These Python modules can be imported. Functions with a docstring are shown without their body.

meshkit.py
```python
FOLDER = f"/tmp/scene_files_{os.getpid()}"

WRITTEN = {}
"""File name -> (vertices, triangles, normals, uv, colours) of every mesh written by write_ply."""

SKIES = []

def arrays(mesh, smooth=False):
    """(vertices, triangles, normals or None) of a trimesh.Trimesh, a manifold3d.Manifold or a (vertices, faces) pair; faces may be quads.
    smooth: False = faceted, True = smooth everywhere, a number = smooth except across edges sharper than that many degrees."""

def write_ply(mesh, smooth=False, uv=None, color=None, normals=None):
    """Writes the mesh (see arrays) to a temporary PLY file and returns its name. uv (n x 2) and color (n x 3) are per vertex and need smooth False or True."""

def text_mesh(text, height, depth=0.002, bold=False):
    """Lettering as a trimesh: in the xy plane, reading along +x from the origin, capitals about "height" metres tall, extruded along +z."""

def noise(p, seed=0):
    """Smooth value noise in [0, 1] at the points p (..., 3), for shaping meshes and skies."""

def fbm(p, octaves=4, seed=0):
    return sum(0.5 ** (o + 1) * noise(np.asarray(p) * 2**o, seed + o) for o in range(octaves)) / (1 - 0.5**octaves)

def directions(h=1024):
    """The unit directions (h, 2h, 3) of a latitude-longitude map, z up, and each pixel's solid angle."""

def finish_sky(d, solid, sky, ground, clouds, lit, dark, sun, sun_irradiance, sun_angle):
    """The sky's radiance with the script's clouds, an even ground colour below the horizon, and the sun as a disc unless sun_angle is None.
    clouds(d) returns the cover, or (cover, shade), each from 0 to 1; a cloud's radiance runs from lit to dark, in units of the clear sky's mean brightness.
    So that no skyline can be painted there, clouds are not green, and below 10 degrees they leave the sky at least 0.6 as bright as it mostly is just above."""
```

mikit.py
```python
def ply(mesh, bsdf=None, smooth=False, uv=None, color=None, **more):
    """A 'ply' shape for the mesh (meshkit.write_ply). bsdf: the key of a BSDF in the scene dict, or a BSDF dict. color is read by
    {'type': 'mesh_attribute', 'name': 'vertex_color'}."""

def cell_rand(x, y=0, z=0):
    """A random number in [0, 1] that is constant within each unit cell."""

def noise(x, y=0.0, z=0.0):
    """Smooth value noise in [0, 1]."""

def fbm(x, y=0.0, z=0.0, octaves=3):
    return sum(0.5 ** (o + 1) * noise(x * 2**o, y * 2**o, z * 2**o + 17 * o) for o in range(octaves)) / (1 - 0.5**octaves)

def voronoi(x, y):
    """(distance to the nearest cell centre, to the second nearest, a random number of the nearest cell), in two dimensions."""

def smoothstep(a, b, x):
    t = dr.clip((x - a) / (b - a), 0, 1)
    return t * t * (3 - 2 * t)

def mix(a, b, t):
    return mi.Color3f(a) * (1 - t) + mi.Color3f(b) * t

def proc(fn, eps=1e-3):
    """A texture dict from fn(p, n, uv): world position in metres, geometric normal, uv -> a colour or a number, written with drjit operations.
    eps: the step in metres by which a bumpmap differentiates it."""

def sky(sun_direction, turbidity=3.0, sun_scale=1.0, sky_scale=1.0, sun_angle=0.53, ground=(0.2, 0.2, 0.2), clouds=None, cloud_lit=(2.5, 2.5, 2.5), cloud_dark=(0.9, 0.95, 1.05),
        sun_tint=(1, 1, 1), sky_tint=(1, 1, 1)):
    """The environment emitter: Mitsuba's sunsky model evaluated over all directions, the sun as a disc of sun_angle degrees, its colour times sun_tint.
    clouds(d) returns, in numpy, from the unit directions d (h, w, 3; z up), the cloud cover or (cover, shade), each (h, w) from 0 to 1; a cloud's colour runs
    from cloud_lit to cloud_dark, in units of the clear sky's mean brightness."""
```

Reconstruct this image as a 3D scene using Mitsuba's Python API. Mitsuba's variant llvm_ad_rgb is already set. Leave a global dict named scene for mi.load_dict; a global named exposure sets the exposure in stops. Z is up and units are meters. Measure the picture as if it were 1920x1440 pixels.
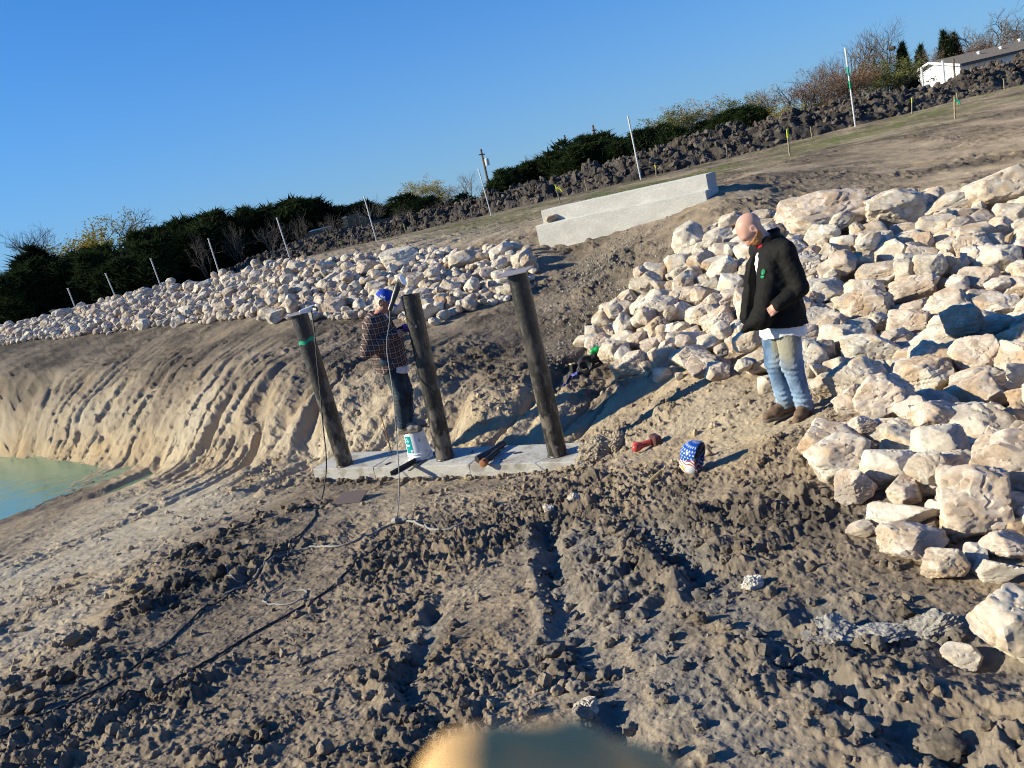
import math, random
import numpy as np, trimesh
import mitsuba as mi, drjit as dr
import mikit, meshkit
from scipy.interpolate import LinearNDInterpolator, RegularGridInterpolator
from scipy.ndimage import gaussian_filter
from scipy.spatial import cKDTree

T = mi.ScalarTransform4f
scene, labels = {}, {}
rng = np.random.default_rng(7)

# ------------------------------------------------------------------ camera, sky, exposure
# metres, z up; the ground under the photographer is about z = 0, the phone is held at 1.6 m, pitched 13.5 deg down and rolled 13.7 deg
EYE = np.array([0.0, 0.0, 1.6])
_p, _r = math.radians(13.5), math.radians(13.7)
FW = np.array([0, math.cos(_p), -math.sin(_p)])
_u0, _x0 = np.array([0, math.sin(_p), math.cos(_p)]), np.array([1.0, 0, 0])
UP = math.sin(_r) * _x0 + math.cos(_r) * _u0
scene['camera'] = {'type': 'thinlens', 'fov': 67.32, 'fov_axis': 'x', 'near_clip': 0.005, 'far_clip': 3000.0,
                   'aperture_radius': 0.0018, 'focus_distance': 7.0,
                   'to_world': T().look_at(origin=EYE.tolist(), target=(EYE + FW).tolist(), up=UP.tolist())}
SUN_AZ, SUN_EL = math.radians(0.5), math.radians(24.5)      # shadows run to +x and a little to +y
SUN = np.array([-math.cos(SUN_AZ) * math.cos(SUN_EL), -math.sin(SUN_AZ) * math.cos(SUN_EL), math.sin(SUN_EL)])


def haze_low(d):      # thin pale haze lying along the whole horizon
    return .86 * np.exp(-np.clip(np.degrees(np.arcsin(np.clip(d[..., 2], -1, 1))), 0, 90) / 9.5)


scene['sky'] = mikit.sky(SUN.tolist(), turbidity=3.0, sun_tint=(0.835, 1.0, 1.20), sky_scale=0.52, sky_tint=(0.12, 0.70, 1.52), ground=(0.2, 0.17, 0.14), clouds=haze_low, cloud_lit=(1.30, 2.05, 2.6))
exposure = 2.88


# ------------------------------------------------------------------ materials
def bsdf(name, color, rough=0.9, spec=0.3, bump=None, bump_scale=0.01, eps=2e-3, **more):
    b = {'type': 'principled', 'base_color': color if isinstance(color, dict) else {'type': 'rgb', 'value': list(color)}, 'roughness': rough, 'specular': spec, **more}
    if bump is not None:
        b = {'type': 'bumpmap', 'arbitrary': mikit.proc(bump, eps=eps), 'scale': bump_scale, 'bsdf': b}
    scene[name] = {'type': 'twosided', 'bsdf': b}
    return name


VC = {'type': 'mesh_attribute', 'name': 'vertex_color'}
bsdf('soil_material', VC, 0.95, 0.2, lambda p, n, uv: mikit.fbm(p.x * 30, p.y * 30, p.z * 30, 4) + 1.6 * mikit.fbm(p.x * 8, p.y * 8, p.z * 8, 3), 0.028, 4e-3)


# ------------------------------------------------------------------ writing entries
def struct(key, mesh, m, smooth=False, color=None, kind='structure', label=None, **more):
    scene[key] = mikit.ply(mesh, m, smooth=smooth, color=color, **more)
    labels[key] = {'kind': kind}
    if label: labels[key]['label'] = label


def numbered(name, store=None):
    if name not in USED:
        USED[name] = 0
        return name
    USED[name] += 1
    return f'{name}_{USED[name]:03d}'


USED = {}


def thing(name, label, cat, group=None):
    k = numbered(name)
    labels[k] = {'label': label, 'category': cat}
    if group: labels[k]['group'] = group
    return k


def put(holder, part, shape, label=None):
    k = numbered(f'{holder}__{part}')
    scene[k] = shape
    if label: labels[k] = {'label': label}
    return k


# ------------------------------------------------------------------ the lie of the land: break lines (x, y, z with the eye at z = 0; clay lightness, clod height, gullies, grass)
LINES = [
    # behind and beside the photographer
    ([(-60, -25, -1.3), (0, -25, -1.2), (60, -25, -1.2)], .3, .05, 0, 0),
    ([(-60, -5, -1.6), (-6, -4, -1.6), (0, -4, -1.55), (6, -4, -1.5), (60, -5, -1.3)], .3, .05, 0, 0),
    ([(-40, 1, -2.4), (-8, 0.6, -2.0), (-3, .6, -1.75), (0, .6, -1.62), (3, .6, -1.62), (8, .5, -1.5), (60, 0, -1.3)], .3, .06, 0, 0),
    # foreground mud
    ([(-1.6, 1.9, -1.8), (-.3, 1.9, -1.72), (1.2, 1.9, -1.78), (2.5, 1.9, -1.8)], .24, .075, 0, 0),
    ([(-5, 3, -2.35), (-3.16, 3.6, -2.26), (-1.25, 3.2, -2.06), (.29, 3.1, -2.05), (1.66, 3.3, -1.96), (1.78, 2.8, -1.94), (1.43, 2.3, -1.86)], .26, .075, 0, 0),
    ([(-3.16, 4.2, -2.4), (-.85, 4.1, -2.33), (1.8, 4.4, -2.09), (2.24, 3.8, -2.02)], .30, .065, 0, 0),
    ([(-2.48, 6.2, -2.72), (.27, 5.2, -2.45), (.94, 4.7, -2.32)], .26, .06, 0, 0),
    ([(-1.09, 6.6, -2.72), (.3, 6.2, -2.6), (1.34, 5.9, -2.45), (2.15, 6.1, -2.36), (2.44, 5.4, -2.13)], .38, .05, 0, 0),
    ([(-3.1, 9.4, -3.0), (-2.85, 9.75, -3.02), (-1.8, 8.95, -3.03), (-.6, 8.2, -3.02), (.45, 7.65, -2.99)], .22, .05, 0, 0),
    ([(-2.48, 8.4, -2.92), (-1.2, 7.5, -2.85), (.4, 7.0, -2.74), (1.2, 6.9, -2.62)], .27, .045, 0, 0),
    ([(.5, 7.7, -2.93), (.85, 8.35, -2.93), (1.3, 7.8, -2.62), (1.9, 7.3, -2.43)], .5, .05, 0, 0),
    # windrow of dark clods between the trampled mud and the pale bench
    ([(-2.77, 8.6, -2.90), (-3.3, 8.35, -2.85), (-3.55, 7.8, -2.80), (-3.6, 7.04, -2.74), (-3.68, 6.32, -2.69), (-3.6, 5.25, -2.54), (-3.69, 4.65, -2.45)], .04, .11, 0, 0),
    ([(-3.9, 9.36, -3.0), (-4.3, 8.88, -2.98), (-4.4, 7.92, -2.94), (-4.5, 7.06, -2.91), (-4.6, 6.44, -2.88)], .68, .04, .1, 0),
    ([(-2.02, 7.26, -2.82), (-2.41, 6.64, -2.76), (-2.51, 5.36, -2.6), (-2.59, 4.37, -2.44)], .20, .07, 0, 0),
    # bench towards the pond, left
    ([(-5.2, 5.5, -2.85), (-5.3, 9, -3.02), (-4.6, 10.4, -3.05)], .66, .04, .1, 0),
    ([(-12, 4, -3.1), (-6.31, 9.5, -3.12), (-5.8, 11, -3.15)], .78, .03, .2, 0),
    ([(-16, 8, -3.4), (-8.6, 11.6, -3.34), (-7.0, 12.6, -3.33), (-6.18, 12.7, -3.3)], .62, .03, .1, 0),
    ([(-30, 6, -3.5), (-20, 8, -3.5), (-13, 11.5, -3.5), (-9.75, 13.7, -3.5), (-8.5, 15.2, -3.48)], .12, .03, 0, 0),
    ([(-30, 10, -4.3), (-20, 12, -4.3), (-14, 15, -4.3), (-12, 16.5, -4.2)], .7, .02, 0, 0),
    ([(-30, 24, -4.3), (-20, 20, -4.3), (-15, 18.5, -4.3)], .5, .02, 0, 0),
    # cut bank: toe, steep face, crest
    ([(.65, 9.0, -2.9), (-.3, 9.15, -2.96), (-1.2, 9.65, -2.98), (-2.45, 10.35, -3.0), (-3.96, 11.5, -3.06), (-6, 13.5, -3.3), (-8.3, 15.7, -3.55), (-13.8, 20.4, -3.62), (-20, 26.1, -3.65), (-35, 38, -3.65)], .68, .02, .8, 0),
    ([(.9, 9.8, -2.68), (-.53, 10.3, -2.5), (-2.2, 11.3, -2.42), (-3.86, 12.6, -2.36), (-6, 14.8, -2.5), (-8.54, 17.5, -2.56), (-13.9, 21.3, -2.4), (-20, 26.8, -2.4), (-35, 39, -2.4)], .52, .03, 1, 0),
    ([(1.0, 10.7, -2.6), (-.41, 11.2, -2.36), (-2.2, 12.5, -2.12), (-3.83, 13.8, -1.98), (-6.3, 16.6, -1.95), (-9.2, 19.5, -1.92), (-14.3, 22.5, -1.55), (-21, 28.5, -1.45), (-36, 41, -1.4)], .22, .045, .5, 0),
    ([(1.2, 12.3, -2.45), (-.35, 13.4, -2.13), (-1.7, 14.8, -1.9), (-3.78, 16.3, -1.68), (-10.5, 22.6, -1.42), (-16.2, 25.7, -1.12), (-24, 32.6, -1.02), (-40, 45.6, -.95)], .16, .035, .1, 0),
    # left riprap bank
    ([(1.5, 14, -2.0), (-.15, 16.3, -1.61), (-4.22, 19.5, -1.08), (-12.4, 28, -.72), (-18, 31, -.6), (-27, 38, -.55), (-43, 51, -.45)], .3, .03, 0, 0),
    ([(1.4, 17, -1.3), (.38, 18.3, -1.17), (-4.6, 22, -.68), (-10, 27.5, -.5), (-15, 34, -.42), (-20, 36, -.42), (-30, 43, -.45), (-46, 56, -.5)], .3, .04, 0, 0),
    ([(1.2, 19.6, -.92), (-2, 22, -.68), (-5.3, 26, -.44), (-12, 33, -.45), (-22, 42, -.52), (-46, 62, -.66)], .5, .05, .3, 0),
    # gravelly slope under the concrete wall and the swale between the banks
    ([(1.0, 10.6, -2.62), (1.5, 11.6, -2.5), (1.7, 12.6, -2.3), (2.04, 14.5, -1.9), (2.0, 16.5, -1.6), (1.75, 17.7, -1.45)], .20, .11, 0, 0),
    ([(2.4, 12.8, -1.98), (2.9, 14.2, -1.6), (3.15, 15.6, -1.4), (4.0, 14.9, -1.18), (4.75, 14.6, -1.08)], .24, .09, 0, 0),
    # right riprap mound
    ([(1.15, 9.9, -2.65), (1.64, 10.0, -2.56), (2.0, 9.0, -2.47), (2.28, 8.2, -2.38), (2.42, 7.0, -2.36), (2.7, 6.2, -2.32)], .42, .05, 0, 0),
    ([(2.6, 10.8, -2.1), (3.2, 10.2, -2.05), (3.4, 9.0, -2.2), (3.6, 7.6, -2.28), (3.6, 6.3, -2.28), (3.7, 5.5, -2.24), (3.1, 4.6, -2.15)], .35, .03, 0, 0),
    ([(3.3, 12.2, -1.72), (4.3, 11.6, -1.66), (4.6, 10.0, -1.95), (5.2, 9.0, -2.05), (5.4, 7.5, -2.2), (6, 6, -2.1), (6, 4, -2.0), (5, 2, -1.8)], .3, .03, 0, 0),
    ([(3.6, 13.2, -1.56), (4.47, 12.7, -1.5), (5.5, 12.3, -1.48), (6.8, 11.8, -1.6), (7.7, 11.4, -1.66), (10, 9, -1.8), (14, 6, -1.8)], .42, .06, 0, 0),
    # upper field
    ([(4.58, 15, -1.02), (6.28, 15, -1.33), (8.39, 15, -1.43), (10.5, 15, -1.55), (16, 13, -1.6), (40, 8, -1.4)], .34, .05, 0, 0),
    ([(2.3, 19.3, -.8), (5.6, 16.6, -.85), (7.81, 20, -.87), (12.4, 22, -.96), (17, 24, -1.02), (40, 20, -1.1)], .26, .035, 0, 0),
    ([(1.2, 27, -.66), (6, 26, -.72), (11, 27, -.8), (17, 29, -.85), (30, 30, -.9)], .22, .03, 0, 1.2),
    ([(-46, 66, -.8), (-22, 50, -.68), (-5, 38, -.66), (1.75, 34.5, -.62), (10, 32.5, -.72), (16.5, 33, -.62), (25.5, 35, -.6), (50, 40, -.6)], .2, .03, 0, .35),
    ([(-60, 95, -1.0), (0, 95, -.8), (60, 95, -.7)], .2, .03, 0, .5),
]
LP, LA = [], []
for pts, li, cl, gu, gr in LINES:
    pts = np.array(pts, float)
    for a, b in zip(pts[:-1], pts[1:]):
        n = max(1, int(np.linalg.norm(b - a) / 0.6))
        for t in np.arange(n) / n:
            LP.append(a + (b - a) * t); LA.append((li, cl, gu, gr))
    LP.append(pts[-1]); LA.append((li, cl, gu, gr))
LP, LA = np.array(LP), np.array(LA)
LP[:, 2] += EYE[2]
GX, GY = np.arange(-58, 58.01, .125), np.arange(-20, 90.01, .125)
_gx, _gy = np.meshgrid(GX, GY, indexing='ij')
_f = LinearNDInterpolator(LP[:, :2], np.hstack([LP[:, 2:], LA]))(_gx, _gy)
_f = np.where(np.isnan(_f), [.85, .25, .03, 0, .3], _f)
_f = np.stack([gaussian_filter(_f[..., k], 1.6 if k == 0 else 2.5) for k in range(5)], -1)
_base = RegularGridInterpolator((GX, GY), _f, bounds_error=False, fill_value=None)


def base(x, y):
    q = np.stack([np.clip(x, GX[0], GX[-1]), np.clip(y, GY[0], GY[-1])], -1)
    return _base(q)


def seg_dist(x, y, line):
    """distance to a polyline, signed side and arclength along it"""
    best, side, along, s0 = np.full(x.shape, 1e9), np.zeros(x.shape), np.zeros(x.shape), 0.0
    for a, b in zip(line[:-1], line[1:]):
        a, b = np.array(a), np.array(b)
        d = b - a; L = np.hypot(*d)
        t = np.clip(((x - a[0]) * d[0] + (y - a[1]) * d[1]) / L**2, 0, 1)
        ex, ey = x - a[0] - t * d[0], y - a[1] - t * d[1]
        r = np.hypot(ex, ey); m = r < best
        best = np.where(m, r, best); side = np.where(m, np.sign(d[0] * ey - d[1] * ex), side); along = np.where(m, s0 + t * L, along)
        s0 += L
    return best, side, along


def n2(x, y, f, seed=0, octaves=1, z=0.0):
    p = np.stack([x * f, y * f, np.full_like(x, z + .37)], -1)
    return meshkit.fbm(p, octaves, seed) if octaves > 1 else meshkit.noise(p, seed)


def sstep(a, b, x):
    t = np.clip((x - a) / (b - a), 0, 1)
    return t * t * (3 - 2 * t)
RUTS = [   # (line on the ground, half width, depth or height, height of the pad bars)
    ([(-.05, 5.4), (-.02, 4.0), (.02, 3.27), (.03, 2.75), (.08, 2.1)], .14, -.085, 0),
    ([(-.15, 5.5), (-.13, 4.2), (-.10, 3.0), (-.02, 2.4)], .06, .07, 0),
    ([(.2, 5.0), (.28, 3.65), (.34, 2.97), (.43, 2.0)], .14, -.015, .05),
    ([(.45, 5.5), (.49, 4.3), (.57, 3.6), (.61, 3.0), (.66, 2.5), (.75, 2.1), (.83, 1.7)], .07, .055, 0),
    ([(.63, 4.9), (.67, 4.3), (.70, 3.7), (.73, 3.0), (.78, 2.3), (.9, 1.8)], .12, -.06, 0),
    ([(-.9, 4.35), (-.91, 3.4), (-.9, 2.9)], .05, .06, 0),
    ([(-.82, 4.4), (-.82, 3.5), (-.81, 3.0)], .055, -.07, 0),
    ([(-.1, 6.1), (.1, 5.95), (.38, 5.8)], .06, .06, 0),
    ([(1.0, 2.9), (1.25, 2.4), (1.5, 1.9)], .12, -.07, .03),
]


def detail(x, y, b):
    """height of clods, ruts and gullies at (x, y) on top of the graded land b, and the colour of the soil there"""
    z0, li, cl, gu, gr = (b[..., k] for k in range(5))
    r = np.hypot(x, y)
    near = sstep(60, 20, r)
    wx, wy = x + .25 * (n2(x, y, 1.3, 3) - .5), y + .25 * (n2(x, y, 1.3, 4) - .5)
    big = (n2(x, y, .55, 5, 2) - .5) * .12 * near
    a = 1 - np.abs(2 * n2(wx, wy, 3.1, 6) - 1)
    c = n2(wx, wy, 7.0, 7, 2)
    d = 1 - np.abs(2 * n2(wx, wy, 14.0, 9) - 1)
    e = n2(x, y, 30.0, 10, 3)
    patch = sstep(.38, .62, n2(x, y, 1.0, 11, 3))
    amp = cl * (.12 + 1.35 * patch)
    fd, fe = sstep(26, 12, r), sstep(11, 5, r)
    rough = .35 + .65 * sstep(.40, .60, n2(x, y, 1.9, 17, 2))
    h = big + amp * rough * (.55 * (a - .5) + .8 * (sstep(.42, .72, c) - .5) + .85 * (d - .5) * (.3 + 1.2 * c) * fd) + fe * .026 * (sstep(.35, .7, e) - .4) * near * (.25 + 1.1 * patch) * (cl > .015)
    # gullies run down the cut bank: they follow its fall line (x + y is about constant across it)
    s = (-x * .72 + y * .69) + .5 * (n2(x, y, .6, 12) - .5) - .28 * (z0 - .0)
    gl = np.abs(2 * meshkit.noise(np.stack([s * 1.05, z0 * .5, 0 * s], -1), 13) - 1)
    gl2 = np.abs(2 * meshkit.noise(np.stack([s * 3.1, z0 * 1.1, 0 * s], -1), 14) - 1)
    gl3 = meshkit.noise(np.stack([s * 8.5, z0 * 2.2, 0 * s], -1), 15)
    cut = sstep(.22, .02, gl) * sstep(.3, .6, n2(x, y, .45, 16))
    bk = meshkit.fbm(np.stack([wx * 6, wy * 6, z0 * 9], -1), 3, 18)
    h -= gu * (.26 * cut + .13 * sstep(.3, .0, gl2) + .05 * gl3 + .035 * (sstep(.38, .62, bk) - .5) - .05)
    sc = np.abs(2 * meshkit.noise(np.stack([s * 17, z0 * 2.0, 0 * s], -1), 19) - 1)
    h -= gu * (.028 * (meshkit.fbm(np.stack([wx * 9, wy * 9, z0 * 11], -1), 2, 20) - .5) * 2 + .030 * (sc - .5) * sstep(-.7, -1.3, z0))
    # tracks left by the digger, with the bars of its pads pressed between
    wet = np.zeros_like(x)
    for line, wid, dep, bars in RUTS:
        m = (np.abs(x - np.mean([q[0] for q in line])) < 4) & (np.abs(y - np.mean([q[1] for q in line])) < 4)
        if not m.any(): continue
        dd, side, al = seg_dist(x[m] + .22 * (n2(x[m], y[m], 3.0, 21, 3) - .5), y[m] + .22 * (n2(x[m], y[m], 3.5, 22, 2) - .5), line)
        keep = .12 + .95 * sstep(.34, .66, n2(x[m], y[m], 2.2, 23, 2)) * (.6 + .8 * n2(x[m], y[m], 9, 27))
        prof = dep * np.exp(-(dd / wid) ** 2) * keep
        if bars:
            prof = prof + bars * np.exp(-(dd / (wid * 1.5)) ** 4) * sstep(-.3, .5, np.sin(al * 2 * np.pi / .21 + side * dd * 7 + 5 * n2(x[m], y[m], 1.5, 25))) * keep * 1.6 * n2(x[m], y[m], 5, 26)
        h[m] += prof
        if dep < 0: wet[m] = np.maximum(wet[m], np.exp(-(dd / (wid * 1.1)) ** 2))
    h = np.where(wet > .05, h - .75 * wet * (amp * rough * (.55 * (a - .5) + .8 * (sstep(.42, .72, c) - .5) + .85 * (d - .5) * (.3 + 1.2 * c))), h)
    # colour: dark topsoil, grey-brown mud, pale marl
    q = li + .62 * (n2(x, y, .8, 31, 3) - .5) + .5 * (n2(x, y, 4.2, 33, 3) - .5) + .26 * (e - .5) - .18 * (patch - .4) - .08 * wet
    q = np.clip(q, 0, 1)[..., None]
    c0, c1, c2, c3 = np.array([.070, .058, .047]), np.array([.196, .154, .114]), np.array([.335, .270, .192]), np.array([.405, .355, .272])
    col = np.where(q < .3, c0 + (c1 - c0) * q / .3, np.where(q < .6, c1 + (c2 - c1) * (q - .3) / .3, c2 + (c3 - c2) * (q - .6) / .4))
    ochre = sstep(.55, .75, n2(x, y, 1.7, 35, 2))[..., None] * .35
    col = col * (1 - ochre) + col * np.array([1.12, 1.0, .78]) * ochre
    low = (gu * sstep(-1.15, -1.85, z0))[..., None]
    col = col * (1 - .6 * low) + col * np.array([1.22, 1.04, .72]) * .6 * low
    wg = (.55 * wet)[..., None]
    col = col * (1 - wg) + np.array([.155, .148, .142]) * wg
    g = (gr * sstep(.36, .52, n2(x, y, .5, 36, 3)) * sstep(.3, .6, n2(x, y, 6, 37, 2)))[..., None]
    col = col * (1 - .8 * g) + np.array([.085, .105, .03]) * .8 * g
    return h, col


def ground(x, y):
    x, y = np.atleast_1d(np.asarray(x, float)), np.atleast_1d(np.asarray(y, float))
    b = base(x, y)
    return b[..., 0] + detail(x, y, b)[0]


def gz(x, y):
    return float(ground([x], [y])[0])


# one sheet of ground out to the horizon, finer near the photographer
NA = 1060
_in = np.linspace(math.radians(90 - 50), math.radians(90 + 50), NA)
_out = np.linspace(math.radians(140), math.radians(400), 140)[1:-1]
th = np.concatenate([_in, _out])
rr = np.concatenate([[.25, .5, .8, 1.05], np.geomspace(1.25, 9, 330), np.geomspace(9.03, 24, 300), np.geomspace(24.2, 95, 110), np.geomspace(110, 1800, 10)])
_t, _rr = np.meshgrid(th, rr, indexing='ij')
gx, gy = _rr * np.cos(_t), _rr * np.sin(_t)
gb = base(gx.ravel(), gy.ravel())
gh, gc = detail(gx.ravel(), gy.ravel(), gb)
far = sstep(70, 100, _rr.ravel())
gzz = (gb[:, 0] + gh) * (1 - far) + .85 * far
gv = np.stack([gx.ravel(), gy.ravel(), gzz], -1)
i, j = np.meshgrid(np.arange(len(th)), np.arange(len(rr) - 1), indexing='ij')
i2 = (i + 1) % len(th); R_ = len(rr)
quads = np.stack([i * R_ + j, i * R_ + j + 1, i2 * R_ + j + 1, i2 * R_ + j], -1).reshape(-1, 4)
hub = len(gv)
fan = np.stack([np.full(len(th), hub), np.arange(len(th)) * R_, ((np.arange(len(th)) + 1) % len(th)) * R_], -1)
gv = np.vstack([gv, [[0, 0, base(np.zeros(1), np.zeros(1))[0, 0]]]]); gc = np.vstack([gc, gc[:1]])
gf = np.vstack([quads[:, [0, 1, 2]], quads[:, [0, 2, 3]], fan])
struct('ground', (gv, gf), 'soil_material', smooth=True, color=gc)
# ------------------------------------------------------------------ water in the pond
bsdf('pond_bed_water', {'type': 'rgb', 'value': [.115, .19, .115]}, .06, .5, lambda p, n, uv: mikit.fbm(p.x * 3, p.y * 9, 0, 2), .006, 4e-3)
_w = trimesh.creation.box((46, 34, .02)); _w.apply_translation((-30, 22, EYE[2] - 3.5 - .01))
struct('pond_water', _w, 'pond_bed_water')
# ------------------------------------------------------------------ limestone riprap
def stone(seed, warm, white):
    o = seed * 13.7
    def fn(p, n, uv):
        q = p + mi.Vector3f(o, -o, o)
        a = mikit.fbm(q.x * 2.3, q.y * 2.3, q.z * 2.3, 3)
        v = mikit.fbm(q.x * 11, q.y * 11, q.z * 11, 3)
        vein = dr.abs(mikit.fbm(q.x * 6 + 3, q.y * 6, q.z * 6, 4) - .5)
        g = mikit.fbm(q.x * 70, q.y * 70, q.z * 70, 2)
        c = mikit.mix(warm, white, mikit.smoothstep(.35, .65, v))
        c = mikit.mix(c, (.72, .67, .59), mikit.smoothstep(.025, .0, vein) * .6)
        c = mikit.mix(c, (.40, .26, .15), mikit.smoothstep(.57, .72, a) * .65)
        c = mikit.mix(c, (.30, .27, .25), mikit.smoothstep(.57, .72, mikit.fbm(q.y * 5, q.z * 5, q.x * 5, 3)) * .55)
        c = c * (.85 + .34 * mikit.noise(p.x * 1.9, p.y * 1.9, p.z * 1.9))
        return c * (.62 + .30 * g)
    return fn


def stone_bump(p, n, uv):
    return mikit.fbm(p.x * 22, p.y * 22, p.z * 22, 4)


for k, (wm, wt) in enumerate([((.50, .40, .30), (.63, .56, .47)), ((.57, .48, .38), (.68, .62, .54)), ((.47, .36, .27), (.60, .50, .42))]):
    bsdf(f'limestone_{k}', mikit.proc(stone(k, wm, wt)), .9, .25, stone_bump, .012, 3e-3)


def _grey(p, n, uv):
    return mikit.mix((.19, .175, .16), (.36, .335, .30), mikit.fbm(p.x * 18, p.y * 18, p.z * 18, 4))


bsdf('grey_rubble', mikit.proc(_grey), .95, .2, stone_bump, .04, 3e-3)


def rock_mesh(seed, sub):
    g = np.random.default_rng(900 + seed)
    m = trimesh.creation.icosphere(subdivisions=sub)
    d = m.vertices
    NP_ = int(g.integers(11, 16))
    nrm = g.normal(size=(NP_, 3)); nrm /= np.linalg.norm(nrm, axis=1, keepdims=True)
    nrm[:6] = np.vstack([np.eye(3), -np.eye(3)]) + g.normal(size=(6, 3)) * .22; nrm /= np.linalg.norm(nrm, axis=1, keepdims=True)
    for _ in range(4):      # spread the faces
        dd = nrm[:, None] - nrm[None]; r2 = (dd**2).sum(-1) + np.eye(NP_)
        nrm = nrm + .06 * (dd / r2[..., None]**1.5).sum(1); nrm /= np.linalg.norm(nrm, axis=1, keepdims=True)
    hh = np.concatenate([g.uniform(.62, .92, 6), g.uniform(.74, 1.02, NP_ - 6)])
    dn = np.maximum(d @ nrm.T, .05)
    p_ = 60.0
    r = ((hh / dn) ** -p_).sum(1) ** (-1 / p_)
    r = r * (1 + .09 * (meshkit.fbm(d * 1.7 + seed * 7, 3, seed) - .5) + .055 * (meshkit.fbm(d * 5.5 + seed, 3, seed + 5) - .5) + .05 * (meshkit.fbm(d * 13 + seed, 2, seed + 6) - .5))
    rid = 1 - np.abs(2 * meshkit.noise(d * 3.6 + seed * 3, seed + 9) - 1)
    r -= .05 * sstep(.75, 1, rid)
    v = d * r[:, None]
    v -= (v.max(0) + v.min(0)) / 2
    return v / (v.max(0) - v.min(0)), m.faces          # unit extents


NV = 14
ROCKV = {s: [rock_mesh(k, s) for k in range(NV)] for s in (1, 2, 3, 4)}
ROCKP = {s: [[mikit.ply(trimesh.Trimesh(*ROCKV[s][k], process=False), f'limestone_{k % 3}', smooth=24)] for k in range(NV)] for s in (3, 4)}

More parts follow.
